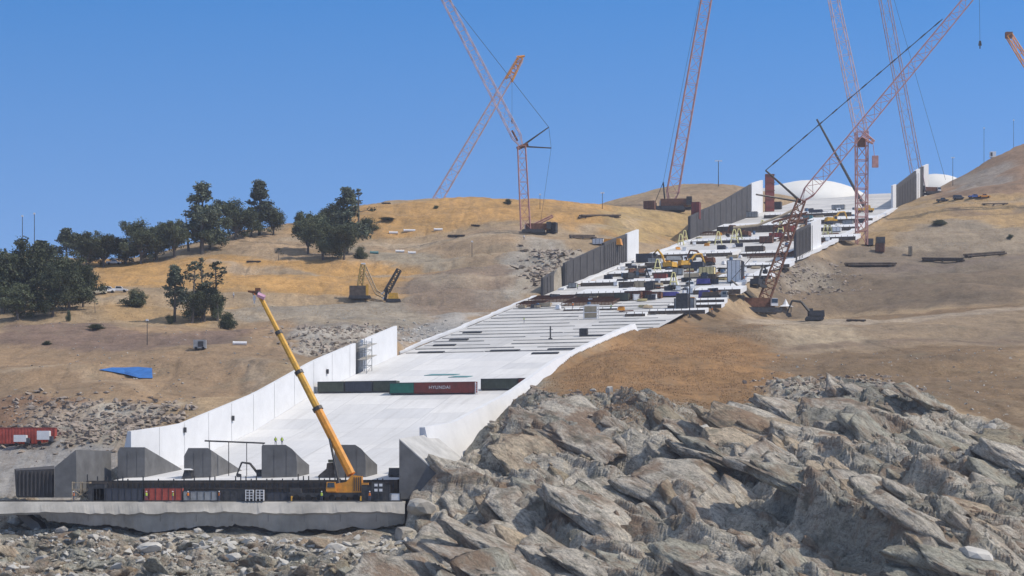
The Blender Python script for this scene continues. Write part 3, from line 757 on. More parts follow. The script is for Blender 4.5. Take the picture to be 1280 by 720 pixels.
# vertical joints and small blockouts on the left wall
b = MB()
for s in np.arange(-10, 100, 12.2):
    h = hL(s); b.prism([CH(s, 0, .1), CH(s + .07, 0, .1), CH(s + .07, 0, h - .05), CH(s, 0, h - .05)], Vector((V[0], V[1], 0)) * .03)
b.build("wall_joint", mat("joint_grey", (.42, .42, .41), .9), wl)
b = MB()
for s, hh in ((27, 5.2), (84, 4.0), (2, 7.4)):
    p = CH(s, 0.0, hh); b.box(p + Vector((.25, -.08, 0)), (.5, .9, 1.1))
b.build("embedded_bracket", M_STEEL, wl)
# formwork recess in the gap
root = thing("scaffold_tower", CH(107, 1.0), "grey access scaffold standing in the gap of the left white wall", "scaffolding")
b = MB()
for s in (105, 109):
    for v in (.5, 2.5):
        b.tube(CH(s, v), CH(s, v, 8.5), .09, n=4)
for h in (1.5, 3.5, 5.5, 7.5):
    b.tube(CH(105, .5, h), CH(109, .5, h), .08, n=4); b.tube(CH(105, 2.5, h), CH(109, 2.5, h), .08, n=4)
    b.tube(CH(105, .5, h), CH(105, 2.5, h), .08, n=4); b.tube(CH(109, .5, h), CH(109, 2.5, h), .08, n=4)
    b.tube(CH(105, 2.5, h - 1.5), CH(109, 2.5, h), .07, n=4)
b.build("frame", M_GREY, root)
b = MB()
for h in (3.6, 6.6):
    b.prism([CH(104.5, .3, h), CH(112, .3, h), CH(112, 2.8, h), CH(104.5, 2.8, h)], (0, 0, .15))
b.build("platform", mat("weathered_planks", (.42, .40, .36), .9), root)
wall_strip("gap_panel", 104, 109.5, -1.0, -.3, 7.4, 7.6, M_DENT, "grey recessed bulkhead closing the gap in the left white wall", cat="bulkhead")

# upper walls
def ribs(root, s0, s1, v, hfn, side, step=4.0, m=None):
    b = MB()
    for s in np.arange(s0 + 1, s1, step):
        h = hfn(s)
        b.prism([CH(s, v, .2), CH(s + .25, v, .2), CH(s + .25, v, h - .2), CH(s, v, h - .2)], Vector((V[0], V[1], 0)) * .14 * side)
    b.build("form_joint", m or M_STEEL, root)
hA = lambda s: float(np.interp(s, [300, 350, 385], [7.8, 9.2, 9.6]))
w_ = wall_strip("spillway_wall", 276, 289, -.5, -1.4, 5.5, 6.2, M_WALLOLD, "small dark wall stub at the foot of the left rock cut", cat="concrete wall"); ribs(w_, 276, 289, -.5, lambda s: 5.6, 1)
w_ = wall_strip("spillway_wall", 301, 352, 0, -1.6, 8, 9, M_WALLOLD, "long dark weathered wall below the tan left hillside", hfn=hA, cat="concrete wall"); ribs(w_, 301, 352, 0, hA, 1, 9)
w_ = wall_strip("spillway_wall", 352.2, 385, .15, -2.0, 9, 9.6, M_WALLOLD, "dark ribbed wall section with orange materials on its top", hfn=lambda s: hA(s) + .8, cat="concrete wall"); ribs(w_, 352, 385, .15, hA, 1, 3)
w_ = wall_strip("spillway_wall", 385.2, 403, .3, -1.8, 10.6, 10.8, M_NEW, "bright white wall block ending the dark left wall", cat="concrete wall")
hB = lambda s: float(np.interp(s, [493, 560, 624], [9.5, 11.5, 15]))
w_ = wall_strip("spillway_wall", 493, 624, 0, -1.8, 9, 15, M_WALLOLD, "tall dark upper wall left of the white crest mound", hfn=hB, cat="concrete wall"); ribs(w_, 493, 624, 0, hB, 1, 12)
wall_strip("spillway_wall", 624.2, 652, .3, -2, 15.5, 15.5, M_NEW, "white upper wall block just left of the crest mound", cat="concrete wall")
# right upper walls
w_ = wall_strip("spillway_wall", 372, 403, 65.0, 1.8, 10.5, 10.5, M_WALLOLD, "dark ribbed wall section on the right side mid slope", cat="concrete wall"); ribs(w_, 372, 403, 66.85, lambda s: 10.4, 1, 3)
wall_strip("spillway_wall", 403.2, 426, 64.6, 2.6, 11, 11, M_NEW, "white wall block on the right side mid slope", cat="concrete wall")
w_ = wall_strip("spillway_wall", 652, 726, 63.5, 1.8, 10, 14, M_WALLOLD, "dark wall at upper right below the far slope", cat="concrete wall"); ribs(w_, 652, 726, 65.5, lambda s: 9.5 + (s - 652) * .05, 1, 6)
wall_strip("spillway_wall", 640, 651.8, 63.5, 1.6, 11, 11, M_NEW, "short white lower end of the upper right wall", cat="concrete wall")
wall_strip("spillway_wall", 726.2, 742, 63.3, 2.4, 14.2, 14.4, M_NEW, "first white wall block at upper right", cat="concrete wall")
wall_strip("spillway_wall", 742.2, 757, 63.5, 1.8, 14.6, 14.8, M_WALLOLD, "narrow dark panel between two white wall blocks at upper right", cat="concrete wall")
wall_strip("spillway_wall", 757.2, 778, 63.3, 2.4, 14.8, 15, M_NEW, "second white wall block at upper right beside the thin crane", cat="concrete wall")
# pale kerbs along the edges of the working area
def kerb(s0, s1, v, label, w=1.6, h=.5):
    b = MB(); pts_ = np.arange(s0, s1, 5.0); rings = []
    for s in pts_:
        j = random.uniform(-.5, .5); v0 = v(s) + j
        rings.append([CH(s, v0, -.2), CH(s, v0 + w, -.2), CH(s, v0 + w, h + random.uniform(-.1, .3)), CH(s, v0, h)])
    o = b.loft(rings).build("edge_kerb", M_NEW, None, CH((s0 + s1) / 2, v((s0 + s1) / 2)))
    tag(o, label, "kerb")
kerb(140, 275, lambda s: -2.4, "pale rough kerb along the gravel on the left of the jointed slabs")
kerb(290, 490, lambda s: 1.0, "bright kerb at the foot of the left dark walls", 2.0)
kerb(255, 640, lambda s: float(width(s)) + .2, "bright broken kerb along the right edge of the upper chute", 2.6, .8)

def mound(name, label, c, rx, ry, h, m, rz, cat):
    b = MB(); rings = []
    for j in range(13):
        t = j / 12; ph = t * math.pi / 2; rr = math.cos(ph); zz = math.sin(ph)
        rings.append([Vector((c[0], c[1], c[2])) + Matrix.Rotation(rz, 3, 'Z') @ Vector((rx * rr * math.cos(a), ry * rr * math.sin(a), h * zz + .5 * float(vnoise(np.array([rr * math.cos(a) * 3 + 5]), np.array([rr * math.sin(a) * 3]), 4)[0])))
                      for a in [2 * math.pi * k / 40 for k in range(40)]])
    o = b.loft(rings).build(name, m, None, c, smooth=True); return tag(o, label, cat)
M_DOME = mat("pale_lime_concrete", (.72, .71, .66), .85, .06, .08, bump=.1)
c = P(1010, 264, 1250); mound("crest_mound", "smooth white rounded mound at the head of the spillway", c, 36, 40, 15.8, M_DOME, R(-17), "concrete mound")
c = P(1168, 252, 1330); c2 = mound("crest_mound", "smaller white mound on the skyline left of the right hill", c, 24, 18, 15.5, M_DOME, 0, "concrete mound")
# ------------------------------------------------------------ terminal structure
YF = 441.0
def poly_at(pts_, Y): return [P(a, b, Y) for a, b in pts_]
ax = Vector((U[0], U[1], 0))
# dentates
for k, (x0, x1, yt, chL, chR, lab) in enumerate(((147, 181, 559, 5, 0, "leftmost tall dark chute block with square right shoulder"),
                                     (230, 264, 560, 9, 4, "second tall dark chute block, with its left shoulder cut off"),
                                     (327, 371, 556, 2, 14, "third chute block behind the crane boom's left side"),
                                     (418, 457, 556, 2, 13, "fourth chute block just behind the yellow crane"))):
    Yd = 463.5 - k * 4.9
    d = (22.0, 20.0, 6.5, 6.5)[k]
    root = thing("chute_block", P((x0 + x1) / 2, 600, Yd), lab, "concrete block", "four dark blocks across the spillway foot")
    front = poly_at([(x0, 622), (x0, yt + chL * 1.1), (x0 + chL * .6, yt), (x1 - chR, yt), (x1 - chR * .45, yt + chR * .35), (x1 - chR * .1, yt + chR * .8), (x1, yt + chR * 1.5 + .5), (x1, 622)], Yd)
    b = MB(); back = []
    for i, p in enumerate(front):
        q_ = p + ax * d
        zt = CH(-32 + d, 0).z - 1.0 if k < 2 else 6.2
        if 1 <= i <= 6: q_ = Vector((q_.x, q_.y, min(zt + (.3 if i in (2, 3) else 0), p.z - .2)))
        back.append(q_)
    b.loft([front, back]); b.build("block_body", M_DENT, root)
    b = MB()
    for t in (.35, .7):
        x = x0 + (x1 - x0) * t; b.prism([P(x, 620, Yd), P(x + .25, 620, Yd), P(x + .25, yt + 6, Yd), P(x, yt + 6, Yd)], (0, -.04, 0))
    b.build("form_line", M_WALLOLD, root)
# sill in front of the floor end, dark forms on it
A0, A1 = P(108, 600, 453), P(497, 600, 439.5)
def along(t, dy=0): p = A0.lerp(A1, t); return Vector((p.x + U[0] * dy, p.y + U[1] * dy, 0))
root = thing("form_wall", along(.5), "long dark timber form wall behind the deck at the spillway foot", "formwork")
b = MB(); a, c = along(0), along(1)
b.prism([(a.x, a.y, -1), (c.x, c.y, -1), (c.x, c.y, 3.0), (a.x, a.y, 3.0)], (U[0] * 14, U[1] * 14, 0)); b.build("form_face", M_LUMBER, root)
b = MB()
for k in range(60):
    p = along(k / 60 + .004); hh = 3.0 + random.choice((0, 0, .4, .9, 1.3))
    b.box((p.x, p.y - .16, (hh - .9) / 2), (.22, .2, hh + .8))
b.build("strongback", M_STEEL, root)
b = MB()
for z in (.2, 1.4, 2.5):
    b.prism([(a.x, a.y - .4, z), (c.x, c.y - .4, z), (c.x, c.y - .4, z + .22), (a.x, a.y - .4, z + .22)], (0, .14, 0))
b.build("waler", M_LUMBER, root)
# deck and apron
def jag(px0, px1, step, y, amp):
    return [(px, y + random.uniform(-amp, amp)) for px in np.arange(px0, px1, step)]
root = thing("concrete_apron", P(250, 640, 432), "wide pale concrete apron with ragged lower edge under the deck", "apron")
b = MB()
top_l, top_r = -13, 506
ed = lambda x: float(3.0 * vnoise(np.array([x / 47.0]), np.array([.5]), 6)[0] + 1.6 * vnoise(np.array([x / 8.0]), np.array([.5]), 7)[0])
xs_ = np.linspace(top_l, top_r, 150); lowy = []
for i, x in enumerate(xs_):
    lo = float(np.interp(x, [-13, 10, 40, 60, 110, 180, 290, 292, 340, 420, 480, 506], [634, 634, 640, 652, 656, 664, 658, 655, 664, 662, 658, 655]))
    lowy.append(lo + 3.0 * float(vnoise(np.array([x / 23.0]), np.array([.3]), 16)[0]) + random.uniform(-1.1, 1.1))
rings = []
for x, lo in zip(xs_, lowy):
    t_ = random.uniform(-.12, .12)
    rings.append([P(x, 626.4, 433.6), P(x, 628, 432.6), P(x, 641 + ed(x), 430.6 + t_ * .5), P(x, 643.5 + ed(x), 431.0 + t_ * .5), P(x, lo, 431.9 + t_), P(x, lo + 1, 438), Vector((P(x, 626, 432.3).x, 470, -.95))])
b.loft(rings); b.build("slab_edge", M_APRON, root)
b = MB(); b.prism([P(-8, 625.3, 433.2), P(503, 625.3, 433.2), P(503, 627.0, 433.2), P(-8, 627.0, 433.2)], (0, 1.2, 0)); b.build("deck_edge_beam", M_STEEL, root)
for x in np.arange(20, 500, 45.0):
    MB().prism([P(x, 643, 430.7), P(x + .6, 643, 430.7), P(x + .6, 652, 430.9), P(x, 652, 430.9)], (0, -.12, 0)).build('pour_joint', M_DENT, root)
# grey undercut concrete below the apron
for i, (poly, lab) in enumerate((([(10, 628), (48, 654), (52, 662), (40, 662), (18, 642)], "shaded wedge of concrete under the apron's left end"),
                    ([(95, 652), (160, 655), (162, 678), (130, 672), (100, 662)], "dark grey concrete backing below the apron, middle left"),
                    ([(168, 650), (255, 655), (300, 660), (300, 676), (180, 668)], "bluish concrete backing under the apron's middle"),
                    ([(290, 656), (345, 662), (350, 690), (322, 684), (295, 676)], "square concrete toe block below the apron near the middle"))):
    b = MB(); b.prism(poly_at(poly, 434.5), (0, 6, 0)); o = b.build("concrete_toe", M_DENT, None, P(poly[0][0], poly[0][1], 435)); tag(o, lab, "concrete footing")
# left abutment block
root = thing("abutment_block", P(60, 620, 452), "dark sheet-piled block with slanted top at far left of the deck", "concrete block")
b = MB(); b.loft([poly_at([(22, 622), (20, 588), (68, 586), (68, 622)], 455), poly_at([(20, 620), (18, 586), (68, 582), (68, 620)], 470)]); b.build("sheet_pile_face", M_WALLOLD, root)
b = MB(); b.prism(poly_at([(68.2, 622), (68.2, 584), (95, 562), (96, 622)], 453), ax * 15); b.build("block_body", M_DENT, root)
b = MB()
for x in np.arange(24, 68, 5.0): b.prism([P(x, 620, 455), P(x + 1.8, 620, 455), P(x + 1.8, 589, 455), P(x, 589, 455)], (0, -.4, 0))
b.build("pile_rib", M_WALLOLD, root)
# right wall end wedge
root = thing("wall_end_block", P(525, 620, 438), "dark triangular end of the right wall beside the rock", "concrete block")
b = MB(); f_ = poly_at([(499, 624), (499, 549), (553, 597), (549, 624)], 437)
bk = [p + ax * 24 for p in f_]; bk[1] = P(541, 543, 459); bk[2] = P(577, 573, 458)
bk[0] = Vector((bk[1].x, bk[0].y, -2)); bk[3] = Vector((bk[2].x, bk[3].y, -2))
b.loft([f_, bk]); o = b.build("block_body", M_DENT, root)
top = MB(); top.add([f_[1] + Vector((0, 0, .12)), f_[2] + Vector((0, 0, .12)), bk[2] + Vector((0, 0, .15)), bk[1] + Vector((0, 0, .15))], [(0, 1, 2, 3)])
top.add([f_[1] + Vector((0, -.02, -.15)), f_[2] + Vector((0, -.02, -.15)), f_[2] + Vector((0, -.02, .12)), f_[1] + Vector((0, -.02, .12))], [(0, 1, 2, 3)])
top.build("sloped_cap", mat("sunlit_top_concrete", (.46, .455, .43), .9, .15, .3), root)  # paler than the body: sunlight on the wedge's top is put into its colour

# rows of joint boards across the newest slabs
b = MB()
for k in range(15):
    s = 139 + k * 7.6
    v = 1.0
    while v < 57:
        ln = random.uniform(14, 34); v2 = min(58.5, v + ln)
        hh = random.uniform(.10, .26)
        b.prism([CH(s, v, 0), CH(s, v2, 0), CH(s, v2, hh), CH(s, v, hh)], Vector((U[0], U[1], .2)) * .3)
        v = v2 + (random.uniform(3, 9) if random.random() < .5 else .3)
o = b.build("joint_boards", mat("grey_joint_board", (.24, .235, .225), .9, .3), fl)
o['kind'] = 'structure'

# ------------------------------------------------------------ trees
def leaf_mat(name, c0, c1):
    m, t, bb = newmat(name)
    co = N(t, "ShaderNodeTexCoord").outputs['Object']; oi = N(t, "ShaderNodeObjectInfo")
    c = ramp(t, noise(t, co, .5, 4, .7), [(.35, c0), (.65, c1)])
    h = N(t, "ShaderNodeHueSaturation"); t.links.new(c, h.inputs['Color'])
    mr_ = N(t, "ShaderNodeMapRange"); mr_.inputs[3].default_value = .7; mr_.inputs[4].default_value = 1.35
    t.links.new(oi.outputs['Random'], mr_.inputs[0]); t.links.new(mr_.outputs[0], h.inputs['Value'])
    t.links.new(h.outputs['Color'], bb.inputs['Base Color']); bb.inputs['Roughness'].default_value = .8
    bb.inputs['Specular IOR Level'].default_value = .15
    return m
M_OAK = leaf_mat("oak_leaves", (.052, .066, .036), (.125, .140, .078))
M_PINE = leaf_mat("pine_needles", (.060, .076, .052), (.14, .158, .105))
M_DRY = leaf_mat("dry_scrub", (.13, .10, .06), (.24, .19, .11))
M_BARK = mat("grey_bark", (.13, .11, .09), .95, .3, 1.5)
def leaf(vs, fs, p, s, rng):
    a = rng.normal(size=3); a /= np.linalg.norm(a); c = np.cross(a, rng.normal(size=3)); c /= np.linalg.norm(c) + 1e-9
    k = len(vs); vs += [p - a * s, p + c * s * .6, p + a * s, p - c * s * .6]; fs.append((k, k + 1, k + 2, k + 3))
def make_tree(kind, seed):
    """returns crown and trunk meshes for a tree one unit tall scaled by 12 m"""
    rng = np.random.default_rng(seed); H = 12.0; tb = MB(); tips = []
    lean = rng.normal(size=2) * .04
    if kind == 'oak':
        th = H * .18; forks = 8
        tb.tube((0, 0, -.6), (lean[0] * th, lean[1] * th, th), .42, .3, 7)
        for k in range(forks):
            a = k * 2 * math.pi / forks + rng.uniform(-.4, .4); r = rng.uniform(1.4, 4.2); z = rng.uniform(.26, .80) * H
            e = Vector((math.cos(a) * r, math.sin(a) * r, z)); tb.tube((lean[0] * th, lean[1] * th, th - .3), e, .2, .07, 5)
            tips.append((np.array(e), rng.uniform(1.8, 2.8)))
            for _ in range(3):
                e2 = e + Vector(rng.normal(size=3) * 1.5); tb.tube(e, e2, .07, .03, 4); tips.append((np.array(e2), rng.uniform(.9, 1.8)))
        tips.append((np.array((0, 0, H * .8)), 2.3)); tips.append((np.array((.8, -.4, H * .55)), 3.2)); tips.append((np.array((-.8, .4, H * .38)), 3.0))
    elif kind in ('pine', 'thin'):
        tb.tube((0, 0, -.6), (lean[0] * H, lean[1] * H, H * .97), .34 if kind == 'pine' else .22, .05, 7)
        nb = 34 if kind == 'pine' else 9
        for k in range(nb):
            t_ = rng.uniform(.14, .97) if kind == 'pine' else rng.uniform(.45, .97); a = rng.uniform(0, 6.28)
            r = (1 - t_) * 3.4 + rng.uniform(.05, .5); z = t_ * H
            e = Vector((math.cos(a) * r + lean[0] * z, math.sin(a) * r + lean[1] * z, z + r * .35))
            tb.tube((lean[0] * z, lean[1] * z, z), e, .09, .03, 4)
            tips.append((np.array(e), rng.uniform(.7, 1.3) * (1.45 - 1.05 * t_)))
            if kind == 'pine': tips.append((np.array(e) * np.array((.5, .5, 1)), rng.uniform(.5, 1.1)))
        tips.append((np.array((lean[0] * H, lean[1] * H, H * .96)), .4)); tips.append((np.array((lean[0] * H, lean[1] * H, H * .88)), .6))
    else:   # shrub, many stems from the ground
        for k in range(9):
            a = rng.uniform(0, 6.28); r = rng.uniform(.5, 5); e = Vector((math.cos(a) * r, math.sin(a) * r * .8, rng.uniform(2.5, 8.5) * (1 - r / 9)))
            tb.tube((0, 0, -.4), e, .16, .05, 4); tips.append((np.array(e), rng.uniform(1.6, 2.8)))
            tips.append((np.array(e) * .6, 2.2))
    vs, fs = [], []
    for c, r in tips:
        nl = int(120 * r ** 1.8) if kind != 'thin' else int(60 * r ** 1.5)
        d = rng.normal(size=(nl, 3)); d /= np.linalg.norm(d, axis=1)[:, None]
        d *= (rng.uniform(0, 1, (nl, 1)) ** .45) * r * (1 + .3 * np.sin(d[:, :1] * 5 + d[:, 2:] * 4)); d[:, 2] *= .78
        for p in c + d: 
            if p[2] > .2: leaf(vs, fs, p, rng.uniform(.14, .31), rng)
    cb = MB(); cb.v = [Vector(v) for v in vs]; cb.f = fs
    return cb, tb
TREEMESH = {}
def tree_proto(kind, seed):
    cb, tb = make_tree(kind, seed)
    c_ = cb.build("crown", {'oak': M_OAK, 'pine': M_PINE, 'thin': M_PINE, 'shrub': M_OAK}[kind]); t_ = tb.build("trunk", M_BARK)
    r_ = (c_.data, t_.data); bpy.data.objects.remove(c_); bpy.data.objects.remove(t_); return r_
for kind, cnt in (('oak', 4), ('pine', 4), ('thin', 2), ('shrub', 3)):
    TREEMESH[kind] = [tree_proto(kind, 31 * k + len(kind)) for k in range(cnt)]
def tree(px, yb, yt, wpx, kind, label, Y=None, group="trees on the left hillside", name=None):
    if Y: x = (px - CX) / F * Y; p = Vector((x, Y, gz(x, Y)))
    else: p = G(px, yb)
    hgt = ((HY - yt) / F * p.y) - p.z
    hgt = max(hgt, 1.2)
    nm = {'oak': 'oak_tree', 'pine': 'pine_tree', 'thin': 'bare_pine_tree', 'shrub': 'shrub'}[kind]
    root = thing(nm, p, label, {'shrub': 'shrub'}.get(kind, 'tree'), group, random.uniform(0, 6.28))
    cm, tm = random.choice(TREEMESH[kind])
    nat = max(v.co.x for v in cm.vertices) - min(v.co.x for v in cm.vertices)
    ht = max(v.co.z for v in cm.vertices)
    w = wpx * (1.6 if kind != 'shrub' else 1.0) / F * p.y / nat; root.scale = (w, w, hgt / ht)
    for nme, me in (("crown", cm), ("trunk", tm)):
        o = bpy.data.objects.new(nme, me); C.objects.link(o); o.parent = root
for a in [
 (4, 392, 308, 52, 'oak', "dark oak cut by the left edge of the photo"),
 (30, 388, 296, 58, 'oak', "tall rounded oak below the two thin masts"),
 (52, 384, 300, 50, 'pine', "grey pine rising inside the big left clump"),
 (66, 396, 330, 44, 'oak', "low dark oak at the front of the big left clump"),
 (86, 388, 316, 52, 'oak', "broad oak on the right side of the big left clump"),
 (104, 384, 324, 34, 'oak', "rightmost oak of the big left clump, beside the parked cars"),
 (22, 400, 350, 40, 'oak', "small oak low at the front left of the clump"),
 (84, 336, 284, 30, 'pine', "pointed pine behind the big left clump"),
 (108, 336, 288, 40, 'oak', "rounded oak behind the big left clump, second from its right"),
 (130, 334, 290, 36, 'oak', "rounded oak left of the parked ridge pickup"),
 (157, 330, 294, 34, 'oak', "low oak just right of the parked ridge pickup"),
 (176, 330, 270, 34, 'oak', "oak with a knob-like top standing above the ridge line"),
 (196, 326, 284, 40, 'oak', "wide dark oak behind the small ridge lamp"),
 (218, 322, 274, 36, 'oak', "oak sloping up toward the tallest pine"),
 (236, 314, 262, 26, 'thin', "half bare pine left of the tallest pine"),
 (252, 318, 225, 46, 'pine', "tallest pine of the left ridge"),
 (262, 312, 262, 44, 'oak', "dark oak at the foot of the tallest ridge pine"),
 (294, 300, 245, 38, 'oak', "round oak standing alone right of the tallest ridge pine"),
 (324, 294, 224, 34, 'pine', "ridge pine with a pointed tip and bare side limbs"),
 (314, 296, 258, 36, 'oak', "oak at the left foot of the pointed ridge pine"),
 (342, 294, 256, 32, 'oak', "last oak on the right of the ridge row"),
 (218, 402, 330, 30, 'pine', "dark slender pine in the middle grove, leftmost"),
 (240, 404, 326, 30, 'thin', "sparse pine in the middle grove beside the pickup"),
 (256, 402, 322, 26, 'thin', "nearly bare pine in the middle of the grove"),
 (272, 402, 326, 34, 'thin', "bare grey pine on the right of the middle grove"),
 (252, 402, 352, 40, 'oak', "bushy dark oak filling the middle grove"),
 (272, 400, 362, 34, 'shrub', "grey green scrub at the foot of the bare pines"),
 (169, 384, 359, 42, 'shrub', "round bush right of the parked cars"),
 (284, 412, 388, 30, 'shrub', "low dark bush right of the middle grove"),
 (214, 405, 392, 20, 'shrub', "small bush under the leftmost grove pine"),
 (385, 318, 262, 36, 'oak', "open oak on the left of the central tree group"),
 (404, 325, 270, 42, 'oak', "dark oak in the middle of the central tree group"),
 (418, 300, 250, 36, 'oak', "oak behind the tall pine of the central group"),
 (433, 318, 233, 36, 'pine', "tall pine standing highest in the central tree group"),
 (448, 296, 236, 26, 'thin', "bare topped pine right of the central tall pine"),
 (430, 325, 278, 34, 'oak', "dark oak below the tall central pine"),
 (458, 290, 270, 34, 'shrub', "low bush right of the central tree group"),
 (452, 324, 306, 22, 'shrub', "small bush at the right foot of the central group"),
 (374, 280, 263, 16, 'shrub', "tiny bush on the ridge left of the central group"),
 (484, 276, 271, 26, 'shrub', "flat scrub patch right of the central group"),
 (348, 326, 310, 8, 'thin', "single sapling on the bare slope left of the central group"),
 (635, 256, 248, 12, 'shrub', "dark bush on the skyline left of the luffing crane"),
 (86, 402, 386, 8, 'shrub', "sapling below the big left clump's trunks"),
 (119, 392, 368, 6, 'thin', "thin dark sapling in front of the parked cars"),
 (1174, 282, 274, 26, 'shrub', "flat olive shrub on the tan slope at upper right"),
 (1262, 300, 292, 12, 'shrub', "small dark shrub by the right edge"),
 (545, 262, 256, 8, 'shrub', "speck of scrub near the leaning pink crane"),
 (120, 412, 404, 26, 'shrub', "dry scrub on the bank under the big clump"),
 (60, 432, 428, 16, 'shrub', "dead scrub tuft on the bank at far left"),
 ]: tree(*a)

# ------------------------------------------------------------ loose rock and brush
def rock_proto(seed, flat=.7):
    rng = np.random.default_rng(seed); bm = bmesh.new(); bmesh.ops.create_icosphere(bm, subdivisions=2, radius=1)
    for _ in range(7):
        nrm = rng.normal(size=3); nrm /= np.linalg.norm(nrm); d = rng.uniform(.45, .8)
        for v in bm.verts:
            k = v.co.dot(Vector(nrm)) - d
            if k > 0: v.co -= Vector(nrm) * k
    for v in bm.verts: v.co.z *= flat; v.co += Vector(rng.normal(size=3) * .02)
    me = bpy.data.meshes.new("boulder"); bm.to_mesh(me); bm.free(); return me
M_BOULD = mat("grey_boulder", (.36, .345, .31), .9, .3, .7, dirt=(.2, .17, .13), bump=.15)
M_BOULDP = mat("pale_boulder", (.50, .48, .43), .9, .2, .7, bump=.12)
RP = [rock_proto(k) for k in range(6)]
for me in RP: me.materials.append(M_BOULD)
RPP = [me.copy() for me in RP]
for me in RPP: me.materials.clear(); me.materials.append(M_BOULDP)
for px, py, size, pale, lab in (
    (527, 640, 3.4, 0, "tall grey boulder leaning beside the right end of the apron"),
    (505, 672, 2.9, 0, "dark boulder in front of the apron's right end"),
    (548, 668, 3.2, 0, "brownish boulder right of the dark rock hollow"),
    (488, 650, 1.6, 1, "small pale boulder against the apron's right corner"),
    (186, 688, 2.6, 1, "long pale tilted slab of rock in the rubble"),
    (52, 703, 1.7, 0, "dark rock lying in the rubble at lower left"),
    (78, 665, 1.7, 0, "boulder under the left end of the apron"),
    (345, 660, 2.0, 1, "pale block of rock directly below the apron's middle"),
    (470, 494, 1.0, 0, "small boulder"), 
    (762, 490, 1.4, 1, "pale boulder poking out of the orange grass edge"),
    (742, 489, 1.1, 0, "reddish grey boulder left of the pale one on the grass edge"),
    (903, 530, 2.6, 1, "rounded pale boulder in the gully between two outcrops"),
    (880, 540, 2.0, 1, "smaller boulder left of the rounded gully boulder"),
    (1218, 700, 3.0, 1, "round pale boulder low in the right outcrop"),
    (1238, 543, 2.2, 0, "dark flat boulder on the rim at the far right"),
    (20, 655, 2.2, 1, "pale boulder at the far left below the apron"),
    (420, 690, 2.2, 1, "pale angular boulder in the rubble below the crane"),
    (290, 700, 2.0, 1, "pale boulder at the bottom left of the middle rubble"),
    (640, 500, 1.2, 0, "rusty boulder beside the white right wall")):
    if lab == "small boulder": continue
    p = G(px, py)
    o = bpy.data.objects.new("boulder", random.choice(RPP if pale else RP)); C.objects.link(o)
    o.location = p + Vector((0, 0, size * .15)); o.scale = (size * random.uniform(.9, 1.2), size * .9, size * random.uniform(.75, 1.0))
    o.rotation_euler = (random.uniform(-.3, .3), random.uniform(-.3, .3), random.uniform(0, 6)); tag(o, lab, "boulder")
def scatter(name, label, n, area, smin, smax, m, flat=.65, pw=2.4, seed=1, sub=1):
    """loose stones strewn over the ground, too many to count"""
    rng = np.random.default_rng(seed); protos = []
    for k in range(7):
        bm = bmesh.new()
        for q in rng.normal(size=(9, 3)): bm.verts.new(Vector(q / (np.linalg.norm(q) ** .6) * rng.uniform(.6, 1, 3)))
        r_ = bmesh.ops.convex_hull(bm, input=bm.verts[:]); 
        bmesh.ops.delete(bm, geom=[e for e in r_['geom_interior'] if isinstance(e, bmesh.types.BMVert)], context='VERTS')
        bmesh.ops.triangulate(bm, faces=bm.faces[:]); bm.verts.index_update()
        v = np.array([q.co[:] for q in bm.verts]); f = np.array([[a.index for a in t.verts] for t in bm.faces]); bm.free()
        protos.append((v, f))
    px, py = area(rng, n)
    Vs, Fs, o_ = [], [], 0
    W = [ray_ground(a, c) for a, c in zip(px[:260], py[:260])]
    base = np.array([(w.x, w.y) for w in W])
    ii = rng.integers(0, len(base), n); xy = base[ii] + rng.normal(size=(n, 2)) * np.array((3.2, 4.5))
    s_, v_ = SV(xy[:, 0], xy[:, 1]); ok = ~((v_ > -3.2) & (v_ < width(s_) + 3.2) & (s_ > -34)); xy = xy[ok]
    zz = full_h(xy[:, 0], xy[:, 1])
    for (x, y), z in zip(xy, zz):
        v, f = protos[rng.integers(0, 7)]; s = smin + (smax - smin) * rng.uniform() ** pw
        a = rng.uniform(0, 6.28); c, sn = math.cos(a), math.sin(a); sc = s * rng.uniform(.7, 1.3, 3) * np.array((1, 1, flat))
        vv = v * sc; tl = rng.uniform(-.4, .4); vv = np.stack([vv[:, 0], vv[:, 1], vv[:, 2] + vv[:, 0] * tl], 1)
        vv = np.stack([vv[:, 0] * c - vv[:, 1] * sn, vv[:, 0] * sn + vv[:, 1] * c, vv[:, 2]], 1) + (x, y, z + s * .15)
        Vs.append(vv); Fs.append(f + o_); o_ += len(v)
    me = bpy.data.meshes.new(name); me.from_pydata(np.concatenate(Vs).tolist(), [], np.concatenate(Fs).tolist()); me.update()
    me.materials.append(m); o = bpy.data.objects.new(name, me); C.objects.link(o); tag(o, label, None, kind='stuff'); return o
rect = lambda a, c, d, e: (lambda rng, n: (rng.uniform(a, c, n), rng.uniform(d, e, n)))
M_RUB = mat("rubble_stone", (.42, .405, .365), .9, .3, .12, dirt=(.27, .24, .19))
M_RUBD = mat("brown_rubble_stone", (.28, .235, .19), .9, .35, .12, dirt=(.17, .13, .1))
scatter("rubble", "loose pale broken rock covering the lower left slope", 1500, rect(-30, 560, 664, 725), .14, 1.3, M_RUB, seed=3, pw=3.2, flat=.55)
scatter("rubble", "broken rock strewn below the left hillside", 1800, rect(20, 225, 508, 556), .2, 1.1, M_RUBD, seed=4)
scatter("rubble", "grey rock debris above the end of the white left wall", 900, rect(370, 490, 408, 440), .2, 1.1, M_RUBD, seed=5)
scatter("rubble", "rusty rock debris along the top of the right outcrop", 1300, rect(600, 780, 492, 530), .15, .8, M_RUBD, seed=6)
scatter("rubble", "scattered stones on the brown slope at right", 420, rect(960, 1290, 440, 520), .12, .55, M_BOULD, seed=7, pw=3)
scatter("rubble", "stones on the cut face left of the dark wall", 700, rect(662, 712, 312, 350), .25, 1.5, M_RUBD, seed=8)
